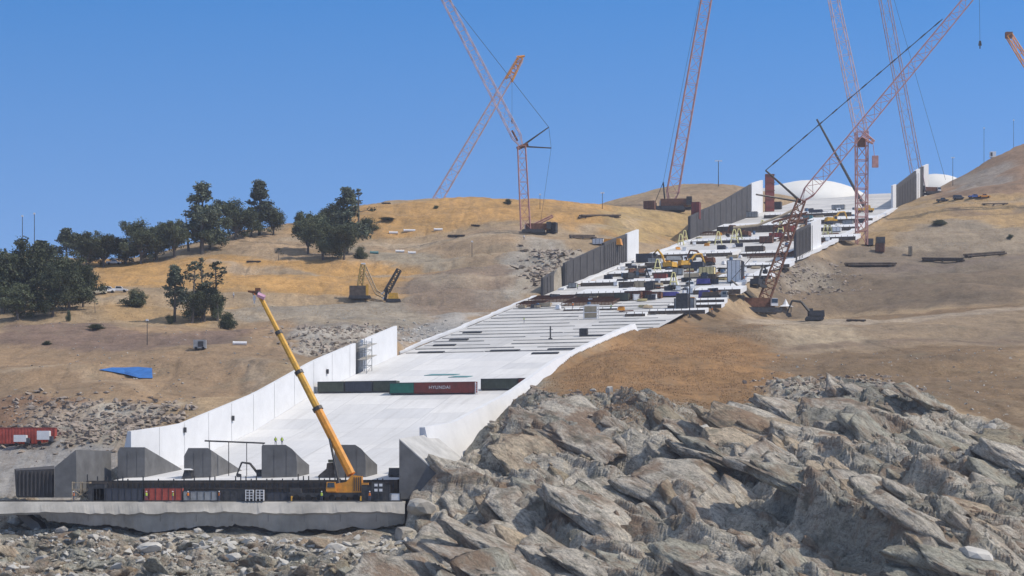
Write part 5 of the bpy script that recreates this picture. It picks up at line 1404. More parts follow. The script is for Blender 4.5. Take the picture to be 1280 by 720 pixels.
# raised slabs, pits with reinforcement, forms
def slab(pl, pr, y, depth, h, label, m=M_NEW, edge=M_LUMBER):
    s_, vl = on_chute(pl, y, h); _, vr = on_chute(pr, y, h); s_b, _ = on_chute((pl + pr) / 2, y, h)
    vl = max(vl, .5); vr = max(vl + 3, vr); s_ = s_b
    root = thing("raised_slab", CH(s_, (vl + vr) / 2), label, "concrete slab", "raised slabs on the upper chute")
    b = MB(); b.loft([[CH(s_, vl, -.2), CH(s_, vr, -.2), CH(s_, vr, h), CH(s_, vl, h)], [CH(s_ + depth, vl, -.2), CH(s_ + depth, vr, -.2), CH(s_ + depth, vr, h), CH(s_ + depth, vl, h)]])
    b.build("top", m, root)
    b = MB(); d_ = Vector((-U[0], -U[1], 0))
    b.prism([CH(s_, vl, -.1) + d_ * .02, CH(s_, vr, -.1) + d_ * .02, CH(s_, vr, h - .06) + d_ * .02, CH(s_, vl, h - .06) + d_ * .02], d_ * .25)
    v = vl + .5
    while v < vr - .4:
        p = CH(s_, v) + d_ * .4; b.tube(p, p + Vector((0, 0, h + .5)), .09, n=4); v += 2.4
    b.build("edge_form", edge, root); return s_, vl, vr
def pit(pl, pr, y, depth, label, m=M_RUST, h=.9):
    s_, vl = on_chute(pl, y); _, vr = on_chute(pr, y); s_, _ = on_chute((pl + pr) / 2, y); vl = max(vl, .6); vr = min(vr, width(s_) - .5)
    root = thing("rebar_cage", CH(s_, (vl + vr) / 2), label, "reinforcement", "reinforcement mats on the upper chute")
    b = MB(); n1 = max(4, int((vr - vl) / 1.1))
    for k in range(n1 + 1):
        v = vl + (vr - vl) * k / n1
        b.tube(CH(s_, v, h), CH(s_ + depth, v, h), .09, n=3); b.tube(CH(s_, v, 0), CH(s_, v, h + random.uniform(0, .7)), .09, n=3)
    n2 = max(3, int(depth / 1.1))
    for k in range(n2 + 1):
        s = s_ + depth * k / n2; b.tube(CH(s, vl, h + .15), CH(s, vr, h + .15), .09, n=3)
    b.build("bar_mat", m, root)
    b = MB(); b.prism([CH(s_, vl, .03), CH(s_, vr, .03), CH(s_ + depth, vr, .03), CH(s_ + depth, vl, .03)], (0, 0, .14)); b.build("blinding", mat("muddy_blinding", (.17, .13, .10), .95, .3, .5), root)
for a in (
 (722, 792, 366, 13, 1.8, "white raised slab with deep dark front, left of the brown machines"),
 (730, 836, 352, 10, 1.2, "long white slab below the white wall block"),
 (762, 842, 341, 11, 1.1, "white slab just under the bright white wall block"),
 (800, 866, 331, 12, 1.5, "white slab at the left edge above the parked machines"),
 (822, 912, 317, 16, 1.4, "wide pale slab crossing the upper middle of the chute"),
 (868, 966, 300, 15, 1.2, "pale slab below the tall dark upper wall"),
 (900, 982, 282, 16, 3.0, "bright high white slab left of the brown crane head"),
 (868, 924, 362, 10, 1.4, "white slab right of the violet tarped load"),
 (812, 880, 388, 5, 1.0, "thin raised strip lowest on the working area"),
 (836, 900, 381, 5, 1.0, "second thin strip behind the lowest one"),
 (846, 904, 375, 5, 1.3, "third thin strip with dark forms near the thin pole"),
 (898, 962, 345, 9, 1.0, "pale slab beside the blue white form stack"),
 (912, 985, 331, 10, 1.0, "pale slab left of the right side dark wall"),
 (926, 985, 316, 12, 1.2, "dusty slab above the brown excavation on the right"),
 (1022, 1068, 296, 14, 1.4, "pale slab right of the white wall block"),
 (1006, 1072, 284, 14, 1.6, "pale slab below the blue container at the top"),
 (1012, 1088, 274, 16, 1.8, "upper slab close to the red crane mast"),
 (960, 1060, 267, 16, 1.6, "highest slab below the white mound"),
 (782, 806, 392, 4, .8, "short white strip left of the working area's lowest strip"),
 (706, 770, 386, 3, .5, "low white strip above the jointed slabs"),
 ): slab(*a)
for a in (
 (662, 712, 378, 11, "rusty reinforcement mat at the left foot of the dark wall"),
 (704, 764, 382, 14, "dark reinforcement pit in front of the deep fronted slab"),
 (640, 676, 384, 8, "dark mat of bars at the lowest left corner of the working area"),
 (872, 916, 294, 9, "dark reinforcement below the tall upper left wall"),
 (936, 992, 322, 16, "large brown reinforcement area beside the right dark wall"),
 (944, 990, 302, 14, "brown bar mat under the red crane machinery"),
 (896, 946, 372, 12, "dark bar mat behind the brown leaning crane"),
 (880, 925, 304, 6, "narrow brown bar mat above the wide pale slab"),
 (1020, 1056, 306, 8, "rusty bar mat right of the white wall block"),
 (770, 800, 376, 6, "brown bar mat left of the green machine"),
 ): pit(*a)
# dark mats left on the jointed slabs
for px, py, w, lab in ((612, 440, 9, "dark flat mat on the first joint, left"), (664, 443, 8, "dark flat mat at the lowest joint, middle"), (684, 438, 8, "dark flat mat right of the middle one"),
                       (522, 442, 8, "dark board at the left edge just above the wall end"), (541, 433, 7, "dark board at the left edge, second up"), (561, 426, 6, "dark board at the left edge, third up"), (578, 417, 6, "dark board at the left edge, highest"),
                       (724, 421, 9, "black flat crate with a box on the right of the jointed slabs")):
    s_, v_ = on_chute(px, py); v_ = max(v_, .3); b = MB(); b.prism([CH(s_, v_, .02), CH(s_, v_ + w * .9, .02), CH(s_ + 1.6, v_ + w * .9, .02), CH(s_ + 1.6, v_, .02)], (0, 0, .35))
    if "box" in lab: b.prism([CH(s_, v_, .4), CH(s_, v_ + 2.2, .4), CH(s_ + 1.4, v_ + 2.2, .4), CH(s_ + 1.4, v_, .4)], (0, 0, 1.8))
    o = b.build("flat_mat", M_STEEL, None, CH(s_, v_)); tag(o, lab, "mat", "dark mats and boards on the jointed slabs")
s_, v_ = on_chute(738, 399); root = thing("form_gantry", CH(s_, v_), "pale square form gantry standing on the jointed slabs", "gantry")
b = MB(); [b.tube(CH(s_ + i, v_ + j), CH(s_ + i, v_ + j, 4), .13) for i in (0, 2) for j in (-2, 2)]
[b.tube(CH(s_ + i, v_ - 2, z), CH(s_ + i, v_ + 2, z), .13) for i in (0, 2) for z in (.3, 2, 4)]; b.build("frame", M_WHITE, root)
b = MB(); b.prism([CH(s_ + .3, v_ - 1.9, .3), CH(s_ + .3, v_ + 1.9, .3), CH(s_ + .3, v_ + 1.9, 3.8), CH(s_ + .3, v_ - 1.9, 3.8)], (0, .15, 0)); b.build("panel", M_TAN, root)
for px, py, h, lab in ((688, 424, 3.6, "thin dark post standing alone on the jointed slabs"), (862, 397, 15, "tall thin pole at the lower right of the working area"), (532, 556, 2.8, "short dark post leaning above the right wall end")):
    s_, v_ = on_chute(px, py); g = CH(s_, v_); b = MB(); b.tube(g, g + Vector((-.6 if h < 3 else 0, 0, h)), .2 if h < 5 else .16, n=6); b.box(g + Vector((0, 0, .15)), (1.1, 1.1, .3)); o = b.build("post", M_STEEL, None, g); tag(o, lab, "post")

# machines and stores on the chute
def crate(px, py, size, m, label, cat="crate", name="crate", tarp=False, rz=-.3, parts=None, on='chute', group=None):
    if on == 'chute': s_, v_ = on_chute(px, py); g = CH(s_, min(v_, width(s_) - 1.5))
    elif on == 'deck': g = deck(px, on_y[0])
    else: g = G(px, py)
    root = thing(name, g, label, cat, group); L_, W_, H_ = size; H_ *= .8 if (on == "chute" and H_ < 5) else 1; L_ *= .85 if on == "chute" else 1; r = Matrix.Rotation(rz, 3, 'Z')
    b = MB(); b.box((0, 0, H_ / 2 + .15), (L_, W_, H_), top=(.86, .8) if tarp else (1, 1)); b.v = [g + r @ v for v in b.v]; b.build("cover" if tarp else "body", m, root)
    b = MB()
    if tarp: b.box((0, 0, .1), (L_ * 1.04, W_ * 1.04, .2))
    else:
        for x in (-L_ / 2, L_ / 2):
            for y in (-W_ / 2, W_ / 2): b.box((x, y, H_ / 2 + .1), (.14, .14, H_ + .2))
        b.box((0, 0, H_ + .2), (L_ + .1, W_ + .1, .1))
        n_ = max(2, int(L_ / 1.2))
        for k in range(1, n_): b.box((-L_ / 2 + L_ * k / n_, -W_ / 2 - .02, H_ / 2 + .15), (.12, .1, H_ - .2))
    b.v = [g + r @ v for v in b.v]; b.build("pallet" if tarp else "frame", M_STEEL if not tarp else M_LUMBER, root); return root
on_y = [434.4]
def aframe(px, py, h, label):
    s_, v_ = on_chute(px, py); g = CH(s_, v_); root = thing("brace_frame", g, label, "form brace", "yellow form braces on the upper chute")
    b = MB(); w = h * .28
    for dx in (-w, w): b.tube(g + Vector((dx, 0, 0)), g + Vector((dx * .25, .3, h)), .24, n=5)
    b.tube(g + Vector((-w * .7, 0, h * .4)), g + Vector((w * .7, 0, h * .4)), .18, n=4); b.tube(g + Vector((-w * .3, .3, h)), g + Vector((w * .3, .3, h)), .2, n=4)
    b.build("legs", mat("pale_yellow_paint", (.66, .60, .28), .6), root)
    b = MB(); b.tube(g + Vector((0, 3, 0)), g + Vector((0, .3, h)), .14, n=4); b.build("back_prop", M_STEEL, root)
for a in ((851, 307, 4.6, "yellow brace by the left edge near the upper kerb"), (856, 302, 4.6, "yellow brace beside its twin at the upper left kerb"), (898, 306, 5.2, "yellow brace on the wide pale slab, left one"),
          (918, 304, 5.4, "arched yellow brace under the high white slab, left leg"), (924, 303, 5.4, "arched yellow brace under the high white slab, right leg"),
          (1032, 296, 4.8, "yellow brace right of the white wall block, left one"), (1037, 296, 4.8, "yellow brace right of the white wall block, right one"), (976, 292, 5, "yellow brace in front of the red machinery"),
          (822, 342, 5, "tall pale yellow brace among the parked machines"), (842, 360, 5, "pale yellow brace above the violet tarp"), (953, 288, 4.4, "thin yellow brace left of the red machinery")): aframe(*a)
TR = "stores and equipment among the machines on the chute"
for a in (
 (778, 376, (5, 3, 2.6), M_OLIVE, "olive green bin at the left end of the brown machines", "bin"),
 (792, 374, (6, 3, 2.8), M_RUST, "rust brown skip left of the white pipe stack", "skip"),
 (806, 372, (4.5, 3, 2.4), M_MAROON, "maroon skip below the parked trucks", "skip"),
 (818, 373, (5.5, 3, 2.2), M_RUST, "low rusty skip left of the violet tarp", "skip"),
 (786, 364, (4, 2.6, 2.6), M_LUMBER, "dark timber crate behind the olive bin", "crate"),
 (800, 360, (4, 2.6, 2.4), M_TAN, "tan crate behind the maroon skip", "crate"),
 (812, 362, (3.4, 2.6, 2.6), M_STEEL, "black generator box behind the rusty skip", "generator"),
 (826, 352, (5, 3, 3), M_MAROON, "dark maroon store box in the middle of the machines", "store box"),
 (838, 350, (4, 3, 3), M_LUMBER, "brown timber stack behind the tall yellow brace", "timber stack"),
 (848, 344, (4, 2.6, 2.6), M_GREY, "grey tool box right of the maroon store box", "tool box"),
 (872, 338, (5, 3, 3.4), M_SLATE, "dark blue grey cabin left of the yellow white form stack", "cabin"),
 (884, 344, (6, 3, 3.2), M_PLY, "pale yellow plywood stack right of the blue cabin", "plywood stack"),
 (886, 350, (6, 3, 2.0), M_LUMBER, "brown crate under the pale plywood stack", "crate"),
 (862, 326, (5, 2.6, 2.6), M_STEEL, "dark machine housing above the yellow excavator", "machine housing"),
 (806, 328, (7, 3, 3.6), M_SLATE, "dark store container right of the bright white wall block", "container"),
 (818, 330, (5, 3, 2.4), M_GREY, "grey box beside the dark store container", "box"),
 (902, 316, (3.4, 2.6, 3.2), M_SLATE, "small dark teal tank on the wide pale slab", "tank"),
 (944, 318, (8, 4, 3.4), M_LUMBER, "dark heap of timber forms on the right of the pale slab", "timber stack"),
 (936, 352, (6, 3, 6.5), M_SLATE, "tall blue grey form stack in the right half", "form stack"),
 (953, 352, (5, 3, 7), M_WHITE, "tall white form stack beside the blue grey one", "form stack"),
 (1020, 270, (7, 3, 3.2), M_SLATE, "dark blue cabin below the white mound", "cabin"),
 (1010, 276, (5, 3, 2.6), M_TEAL, "teal container left of the dark blue cabin", "container"),
 (1048, 262, (7, 3, 2.4), M_GREY, "low grey hut under the right half of the mound", "hut"),
 (940, 272, (6, 3, 3.0), M_GREY, "grey cabin at the foot of the upper white wall block", "cabin"),
 (966, 262, (10, 3.4, 4.2), M_STEEL, "dark long cabin in front of the white mound", "cabin"),
 (970, 300, (6, 3, 3.2), M_RED, "red machine box under the brown crane head", "machine housing"),
 (986, 290, (6, 3, 3), M_RED, "red skip right of the crane head machinery", "skip"),
 (958, 304, (6, 3, 3), M_RUST, "rusty skip left of the red machine box", "skip"),
 (742, 376, (3, 2, 1.6), M_TAN, "tan pallet load in the pit by the deep fronted slab", "pallet"),
 (716, 360, (3, 2, 1.8), M_GREY, "grey box at the foot of the long dark wall", "box"),
 (1008, 300, (4, 3, 2), M_RUST, "rusty pallet against the dark ribbed wall", "pallet"),
 (928, 386, (7, 3, 4), M_GREY, "grey cone like silo base beside the leaning crane", "silo base"),
 (902, 388, (4, 3, 5.0), M_STEEL, "black box left of the leaning crane's tracks", "generator"),
 (1060, 282, (5, 3, 2.4), M_GREY, "grey pallet stack left of the red crane mast", "pallet"),
 (1046, 290, (4, 3, 2.2), M_WHITE, "white tank below the grey pallet stack", "tank"),
 ): crate(a[0], a[1], a[2], a[3], a[4], cat=a[5], name=a[5].replace(" ", "_"), group=TR)
crate(836, 371, (8, 3, 1.7), M_PURPLE, "violet blue tarp draped over a long load", cat="tarp", name="tarped_load", tarp=True, group=TR)
crate(880, 356, (5.5, 3, 2.2), M_PURPLE, "dark blue tarped load right of the machines", cat="tarp", name="tarped_load", tarp=True, group=TR)
crate(766, 308, (7, 3, 2.4), M_ORANGE, "orange red tarp heap on top of the ribbed dark wall", cat="tarp", name="tarped_load", tarp=True, on='ground')
crate(958, 372, (4, 3, 3.2), M_PURPLE, "mauve tarped load beside the leaning crane mast", cat="tarp", name="tarped_load", tarp=True, group=TR)
M_WY = M_YELLOW
for px, py, rz, lab, m, pose in ((836, 338, 2.4, "yellow excavator with raised arm in the middle of the machines", M_YELLOW, 1), (858, 336, .4, "yellow excavator right of the raised arm one", M_YELLOW, 0),
     (790, 352, .6, "dark excavator near the left parked machines", M_STEEL, 0), (884, 332, 2.8, "brown excavator below the upper pale slab", M_RUST, 0), (948, 360, 1.0, "dark excavator behind the leaning crane mast", M_STEEL, 1),
     (930, 298, 2.6, "brown excavator under the high white slab", M_RUST, 0), (1040, 280, .3, "small yellow excavator near the top of the chute", M_YELLOW, 0)):
    s_, v_ = on_chute(px, py); excavator(CH(s_, v_), rz, lab, m, pose, 1.15)
for px, py, rz, lab, m, ld in ((800, 346, .2, "white flatbed truck with brown load, left of the machines", M_WHITE, M_RUST), (820, 338, -.3, "white truck behind the maroon store box", M_WHITE, M_LUMBER), (852, 362, .3, "white truck beside the violet tarp", M_WHITE, None),
     (870, 352, -.3, "blue truck in front of the yellow excavators", M_SLATE, M_TAN), (846, 330, .1, "white truck above the yellow excavators", M_WHITE, M_GREY), (912, 340, .2, "white truck beside the blue grey form stack", M_WHITE, None),
     (894, 376, -.3, "grey truck near the lower right bar mat", M_GREY, M_LUMBER), (1000, 283, .2, "white truck by the red skip", M_WHITE, M_RUST), (1040, 268, .1, "white truck high on the chute under the mound", M_WHITE, None)):
    s_, v_ = on_chute(px, py); truck(CH(s_, v_, .05), rz, lab, m, ld)
# machinery under the crane head: gantry of red beams and pale pipes
s_, v_ = on_chute(985, 300); g = CH(s_, v_); root = thing("work_gantry", g, "brown lattice work gantry under the brown crane's head", "gantry")
b = MB(); b.lattice(g + Vector((-6, 0, 6)), g + Vector((8, 2, 10)), 2.4, 2.4, r=.2); b.build("top_truss", M_RUST, root)
b = MB(); [b.tube(g + Vector((x, y, -1)), g + Vector((x + .5, y, 7 + x * .2)), .25, n=5) for x in (-6, 0, 7) for y in (-1, 3)]; b.build("legs", M_RUST, root)
b = MB(); b.path([g + Vector((-22, 0, 5)), g + Vector((-12, 0, 6)), g + Vector((-2, 0, 10)), g + Vector((4, 0, 13))], .55, 6); b.build("concrete_pipe", M_TAN, root)

# debris and small stores over the working area, each too small to name apart
SM = [("plank_bundle", (3.4, .5, .5), M_TAN, "plank bundle"), ("bar_bundle", (5.5, .4, .4), M_RUST, "bar bundle"), ("plywood_sheet", (2.6, 1.4, .4), M_PLY, "plywood"), ("supply_box", (1.4, 1.2, 1.3), M_WHITE, "supply box"),
      ("supply_drum", (1, 1, 1.4), mat("slate_blue_drum", (.10, .16, .25), .6), "drum"), ("steel_form", (3, .8, 1.4), M_SLATE, "steel form"), ("white_bag", (1.3, 1.1, 1.0), M_WHITE, "bulk bag"), ("water_barrier", (2.2, .7, 1.1), M_ORANGE, "barrier")]
SML = {"plank_bundle": "tan bundle of planks lying on the upper chute slabs", "bar_bundle": "rusty bundle of long bars lying on the upper chute slabs", "plywood_sheet": "yellowish stack of plywood lying on the upper chute slabs",
       "supply_box": "small white box standing on the upper chute slabs", "supply_drum": "small blue drum standing on the upper chute slabs", "steel_form": "low dark steel form standing on the upper chute slabs",
       "white_bag": "small white bulk bag lying on the upper chute slabs", "water_barrier": "short orange barrier standing on the upper chute slabs"}
SHORT = {"plank_bundle": "tan plank bundle", "bar_bundle": "rusty bar bundle", "plywood_sheet": "yellowish plywood stack", "supply_box": "small white box", "supply_drum": "small blue drum",
         "steel_form": "low dark steel form", "white_bag": "small white bulk bag", "water_barrier": "short orange barrier"}
PLUR = {"plank_bundle": "plank bundles", "bar_bundle": "bar bundles", "plywood_sheet": "plywood stacks", "supply_box": "boxes", "supply_drum": "drums", "steel_form": "steel forms", "white_bag": "bulk bags", "water_barrier": "barriers"}
ANCH = [o for o in C.objects if o.get('label') and not o.get('kind') and not o.parent and o.get('category') not in ('tree', 'shrub', 'boulder', 'person', 'kerb', 'post')]
USED = set()
def proj(o): l = o.location; return l.x / l.y * F + CX, HY - l.z / l.y * F
APX = [(o, proj(o)) for o in ANCH]
def near_label(o, short):
    x, y = proj(o)
    for a, (ax_, ay_) in sorted(APX, key=lambda t: (t[1][0] - x) ** 2 + 4 * (t[1][1] - y) ** 2):
        dx, dy = x - ax_, (y - ay_) * 2
        rel = ("right of" if dx > 0 else "left of") if abs(dx) > abs(dy) else ("in front of" if dy > 0 else "behind")
        t = short + " " + rel + " the " + a['label'].split(",")[0]
        if len(t.split()) <= 16 and t not in USED: USED.add(t); return t
proto = {}
rng = np.random.default_rng(5)
def small_mesh(nm, sz, m):
    b = MB()
    if nm == "plank_bundle":
        for k in range(3): b.box((0, (k - 1) * .5, .2), (sz[0] - .3 * k, .42, .4)); b.box((.2, (k - 1) * .5, .62), (sz[0] - .5, .4, .36))
    elif nm == "bar_bundle":
        for k in range(6): b.tube((-sz[0] / 2, (k - 3) * .16, .15 + .14 * (k % 2)), (sz[0] / 2, (k - 3) * .19, .15 + .14 * (k % 2)), .09, n=4)
    elif nm == "plywood_sheet":
        for k in range(3): b.box((.1 * k, .05 * k, .1 + .2 * k), (sz[0], sz[1] * 1.2, .16), rz=.08 * k)
    elif nm == "supply_drum": b.tube((0, 0, 0), (0, 0, 1.4), .55, n=10); b.tube((0, 0, .5), (0, 0, .6), .6, n=10); b.tube((0, 0, 1.0), (0, 0, 1.1), .6, n=10)
    elif nm == "steel_form": b.box((0, 0, .7), (sz[0], .2, 1.4)); [b.box((x, -.2, .7), (.15, .3, 1.4)) for x in (-1.2, -.4, .4, 1.2)]; b.box((0, -.5, .2), (sz[0], .1, .12))
    elif nm == "white_bag": b.box((0, 0, .45), (1.2, 1.1, .9), top=(.8, .8)); b.box((0, 0, 1.0), (.7, .6, .25), top=(.3, .3))
    elif nm == "water_barrier": b.prism([(-1.1, -.35, 0), (1.1, -.35, 0), (1.0, -.1, 1.0), (-1.0, -.1, 1.0)], (0, .5, 0)); b.box((0, -.1, 1.05), (1.4, .25, .15))
    else: b.box((0, 0, .65), sz); b.box((0, 0, 1.33), (1.55, 1.35, .12)); b.box((0, -.62, .6), (.9, .06, .7))
    return b
for nm, sz, m, cat in SM:
    o = small_mesh(nm, sz, m).build(nm, m); proto[nm] = o.data; bpy.data.objects.remove(o)
zones = [(770, 900, 330, 376, 95), (690, 900, 376, 392, 14), (830, 1000, 285, 325, 52), (900, 1010, 325, 380, 52), (1000, 1085, 262, 305, 46), (700, 800, 330, 360, 16), (650, 700, 374, 386, 10)]
for x0, x1, y0, y1, n_ in zones:
    for k in range(n_):
        nm, sz, m, cat = SM[rng.integers(0, len(SM))]; px, py = rng.uniform(x0, x1), rng.uniform(y0, y1); s_, v_ = on_chute(px, py)
        if v_ < 1.5 or v_ > width(s_) - 1.5: continue
        o = bpy.data.objects.new(nm, proto[nm]); C.objects.link(o); o.location = CH(s_, v_, .12); o.rotation_euler = (0, 0, rng.uniform(-.7, .5)); o.scale = (rng.uniform(.8, 1.3),) * 3
        tag(o, near_label(o, SHORT[nm]), cat, "small " + PLUR[nm] + " strewn over the upper chute")

# ------------------------------------------------------------ deck at the foot
def dk(px, y=434.4, z=0.0): return Vector(((px - CX) / F * y, y, ZD + .05 + z))
def on_deck(px, size, m, label, cat, y=434.4, tarp=False, rz=0.0):
    on_y[0] = y; return crate(px, 0, size, m, label, cat=cat, name=cat.replace(" ", "_"), tarp=tarp, rz=rz, on='deck')
on_deck(204, (7.4, 2.4, 2.3), M_RED, "red steel bin on the deck between two chute blocks", "bin")
on_deck(150, (9.6, 2.4, 2.2), M_SLATE, "long grey flat trailer load left of the red bin", "trailer load")
on_deck(122, (3.0, 2.4, 3.0), M_STEEL, "dark generator at the left end of the deck forms", "generator")
on_deck(252, (6.6, 2.4, 1.7), M_GREY, "low grey stack of panels right of the red bin", "panel stack")
on_deck(290, (5.2, 2.4, 2.0), M_STEEL, "dark stack of steel frames on the deck", "frame stack")
on_deck(352, (5.0, 2.4, 1.5), M_SLATE, "low slate box behind the crane's front wheels", "box", y=438)
on_deck(470, (5.2, 2.4, 2.8), M_STEEL, "black power unit with white vents right of the yellow crane", "power unit")
root = thing("vent_panel", dk(473, 432.9), "four white square vents on a black panel right of the crane", "vent panel")
b = MB(); b.box(dk(473, 432.9, 2.4), (2.6, .1, 2.2)); b.box(dk(473, 432.9, .7), (.2, .2, 1.4)); b.build("panel", M_STEEL, root)
for i in range(2):
    for j in range(2): MB().box(dk(470 + 6 * i, 432.8, 2.0 + .95 * j), (.6, .08, .5)).build("vent", M_WHITE, root)
on_deck(489, (3.4, 1.6, 1.3), M_WHITE, "small white tank by the right wall end", "tank")
for px, lab in ((312, "white barred crate on the deck, left one"), (325, "white barred crate on the deck, right one")):
    root = thing("barred_crate", dk(px, 432.8), lab, "crate"); b = MB()
    for z in (.5, 1.0, 1.5, 2.0): b.box(dk(px, 432.8, z), (1.5, .9, .13))
    for x in (-.7, 0, .7): b.box(dk(px, 432.8, 1.0) + Vector((x, 0, 0)), (.14, .95, 2.0))
    b.build("bars", M_WHITE, root)
root = thing("scaffold_stair", dk(102, 436), "tan scaffold stair at the left end of the deck", "scaffolding")
b = MB()
for x in (-1.6, 0, 1.6):
    for y in (-.8, .8): b.tube(dk(102, 436) + Vector((x, y, 0)), dk(102, 436) + Vector((x, y, 3.6)), .09, n=5)
for z in (1.1, 2.2, 3.4): b.box(dk(102, 436, z), (3.4, 1.8, .1))
b.tube(dk(102, 436) + Vector((-1.6, -.8, 0)), dk(102, 436) + Vector((1.6, -.8, 2.2)), .09); b.tube(dk(102, 436) + Vector((1.6, -.8, 0)), dk(102, 436) + Vector((-1.6, -.8, 2.2)), .09); b.build("frame", M_TAN, root)
# tops of the working area on the sill
def sill(px, z=3.1, dy=4.0):
    t = (px - 108) / (497 - 108); p = A0.lerp(A1, min(max(t, 0), 1)); return Vector((p.x + U[0] * dy, p.y + U[1] * dy, z))
excavator(sill(482, 3.0, 9), R(60), "dark excavator behind the right wall end with arm raised", M_STEEL, 1, 1.0)
excavator(sill(300, 3.0, 12), R(175), "small black excavator between the second and third chute blocks", M_STEEL, 0, .75)
p = sill(254, 3.0, 8); root = thing("pipe_rack", p, "long thin pipe held on posts above the second chute block", "pipe")
b = MB(); q0, q1 = P(256, 551, 462), P(331, 554, 459); b.tube(q0, q1, .18, n=6); b.build("pipe", M_STEEL, root)
b = MB(); [b.tube(q0.lerp(q1, t), Vector((q0.lerp(q1, t).x, q0.lerp(q1, t).y, 3)), .08, n=4) for t in (.08, .4, .7, .97)]; b.build("post", M_STEEL, root)
p = sill(394, 3.0, 10); root = thing("hopper", p, "dark conical hopper between the third and fourth chute blocks", "hopper")
b = MB(); b.loft([[p + Vector((r * math.cos(a * .7854), r * math.sin(a * .7854), z)) for a in range(8)] for r, z in ((3.6, 0), (2.6, 1.2), (1.2, 2.4), (1.1, 3.4), (.7, 3.6))]); b.build("cone", M_LUMBER, root)
b = MB(); b.box(p + Vector((0, 0, 3.9)), (1.6, 1.6, .5)); b.tube(p + Vector((.7, 0, 3)), p + Vector((3.5, 0, 3.4)), .15); b.build("feed_frame", M_OLIVE, root)
p = sill(212, 3.0, 9); root = thing("site_umbrella", p, "dark tented pump with a white top between the first two chute blocks", "pump")
b = MB(); b.box(p + Vector((0, 0, 1.0)), (2.4, 2, 2.0), top=(.5, .5)); b.build("pump_body", M_STEEL, root); b = MB(); b.box(p + Vector((0, 0, 2.3)), (2.4, 2.2, .3), top=(.5, .5)); b.build("canopy", M_WHITE, root)
for px, m, lab, pose, y in ((235, M_VEST, "worker in an orange vest beside the red bin's right end", 0, 432.7), (183, M_LIME, "worker in a lime vest at the red bin's left end", 1, 432.7), (216, M_LIME, "worker in a lime vest bending in front of the red bin", 1, 432.5),
                            (402, M_LIME, "worker in a lime vest left of the crane's cab", 0, 432.8), (462, M_VEST, "worker in an orange vest behind the crane's tail", 0, 432.6), (274, M_VEST, "worker in an orange vest by the dark steel frames", 0, 432.6), (92, M_VEST, "worker in an orange vest by the tan scaffold stair", 0, 432.8)):
    person(dk(px, y), random.uniform(0, 6), m, lab, pose=pose)
for px, lab in ((344, "worker on top of the third chute block, left one"), (352, "worker on top of the third chute block, right one")):
    q_ = P(px, 556, 454.8); person(Vector((q_.x, 455.6, q_.z - .12)), 0, M_LIME, lab)
q_ = P(247, 560, 459.8)
for px, py, m, lab in ((716, 386, M_VEST, "worker at the pit's front edge on the left of the chute"), (764, 388, M_LIME, "worker on the low strip above the jointed slabs"), (722, 362, M_LIME, "worker close to the long dark wall"), (890, 392, M_VEST, "worker left of the leaning crane's tracks"), (930, 352, M_VEST, "worker in front of the blue grey form stack"), (655, 404, M_LIME, "worker alone on the jointed slabs")):
    s_, v_ = on_chute(px, py); person(CH(s_, max(1, v_), .1), random.uniform(0, 6), m, lab)
g = G(655, 300); person(g, 0, M_WHITE, "worker in white by the foot of the left luffing crane")
g = G(292, 373); person(g, 0, M_WHITE, "worker in white on the slope right of the middle grove")
g = G(318, 374); person(g, 0, M_VEST, "worker in an orange vest on the slope above the yellow crane's tip")

# ------------------------------------------------------------ hillside things
van(G(124, 368), R(5), "cream van, leftmost of the vehicles beside the big clump", mat("cream_paint", (.62, .56, .40), .4))
van(G(134, 366), R(15), "white van in the middle of the parked vehicles", M_WHITE)
pickup(G(148, 366), R(2), "white pickup, rightmost of the parked vehicles by the round bush", M_WHITE, 1.1)
pickup(G(142, 331), R(8), "white pickup parked in the shade below the ridge trees", M_WHITE)
pickup(G(234, 380), R(8), "white pickup half hidden in the middle grove", M_WHITE)
pickup(G(1218, 249), R(5), "blue pickup parked below the right hilltop", mat("blue_paint", (.07, .12, .35), .4))
pickup(G(1230, 249), R(0), "orange and white pickup right of the blue one", M_ORANGE)
van(G(1198, 250), R(0), "dark van left of the blue pickup", M_SLATE)
pickup(G(1178, 253), R(0), "dark pickup nearest the upper right wall", M_STEEL)
g = G(250, 438); root = thing("site_generator", g, "grey blue trailer generator on the left slope above the blue tarp", "generator")
b = MB(); b.box(g + Vector((0, 0, 1.5)), (3.2, 2, 2.2)); b.build("housing", M_GREY, root); b = MB(); b.box(g + Vector((.3, -1.02, 1.5)), (1.4, .06, 1.4)); b.build("louvre", M_STEEL, root)
b = MB(); [b.tube(g + Vector((x, -1.0, .4)), g + Vector((x, -.75, .4)), .4, n=10) for x in (-.9, .9)]; b.tube(g + Vector((-1.6, 0, .5)), g + Vector((-3, 0, .4)), .08); b.build("axle_wheels", M_TYRE, root)
# blue tarp
c4 = [G(121, 466), G(146, 460), G(190, 461), G(192, 475), G(160, 472)]
b = MB(); rings = []
top = [ray_ground(a, c, fn=full_h) for a, c in [(124, 464), (140, 461), (155, 461), (172, 461), (190, 462)]]
low_ = [ray_ground(a, c, fn=full_h) for a, c in [(126, 466), (142, 467), (156, 471), (174, 474), (191, 475)]]
vv, ff = [], []
for j in range(7):
    for i in range(5):
        q_ = top[i].lerp(low_[i], j / 6); vv.append(Vector((q_.x, q_.y, float(full_h(np.array([q_.x]), np.array([q_.y]))[0]) + .3 + random.uniform(-.05, .12))))
for j in range(6):
    for i in range(4): a = j * 5 + i; ff.append((a, a + 5, a + 6, a + 1))
o = MB().add(vv, ff).build("blue_tarp", M_BLUE, None, vv[12]); tag(o, "bright blue tarp spread on the left slope", "tarp")
o.modifiers.new("thick", 'SOLIDIFY').thickness = .06
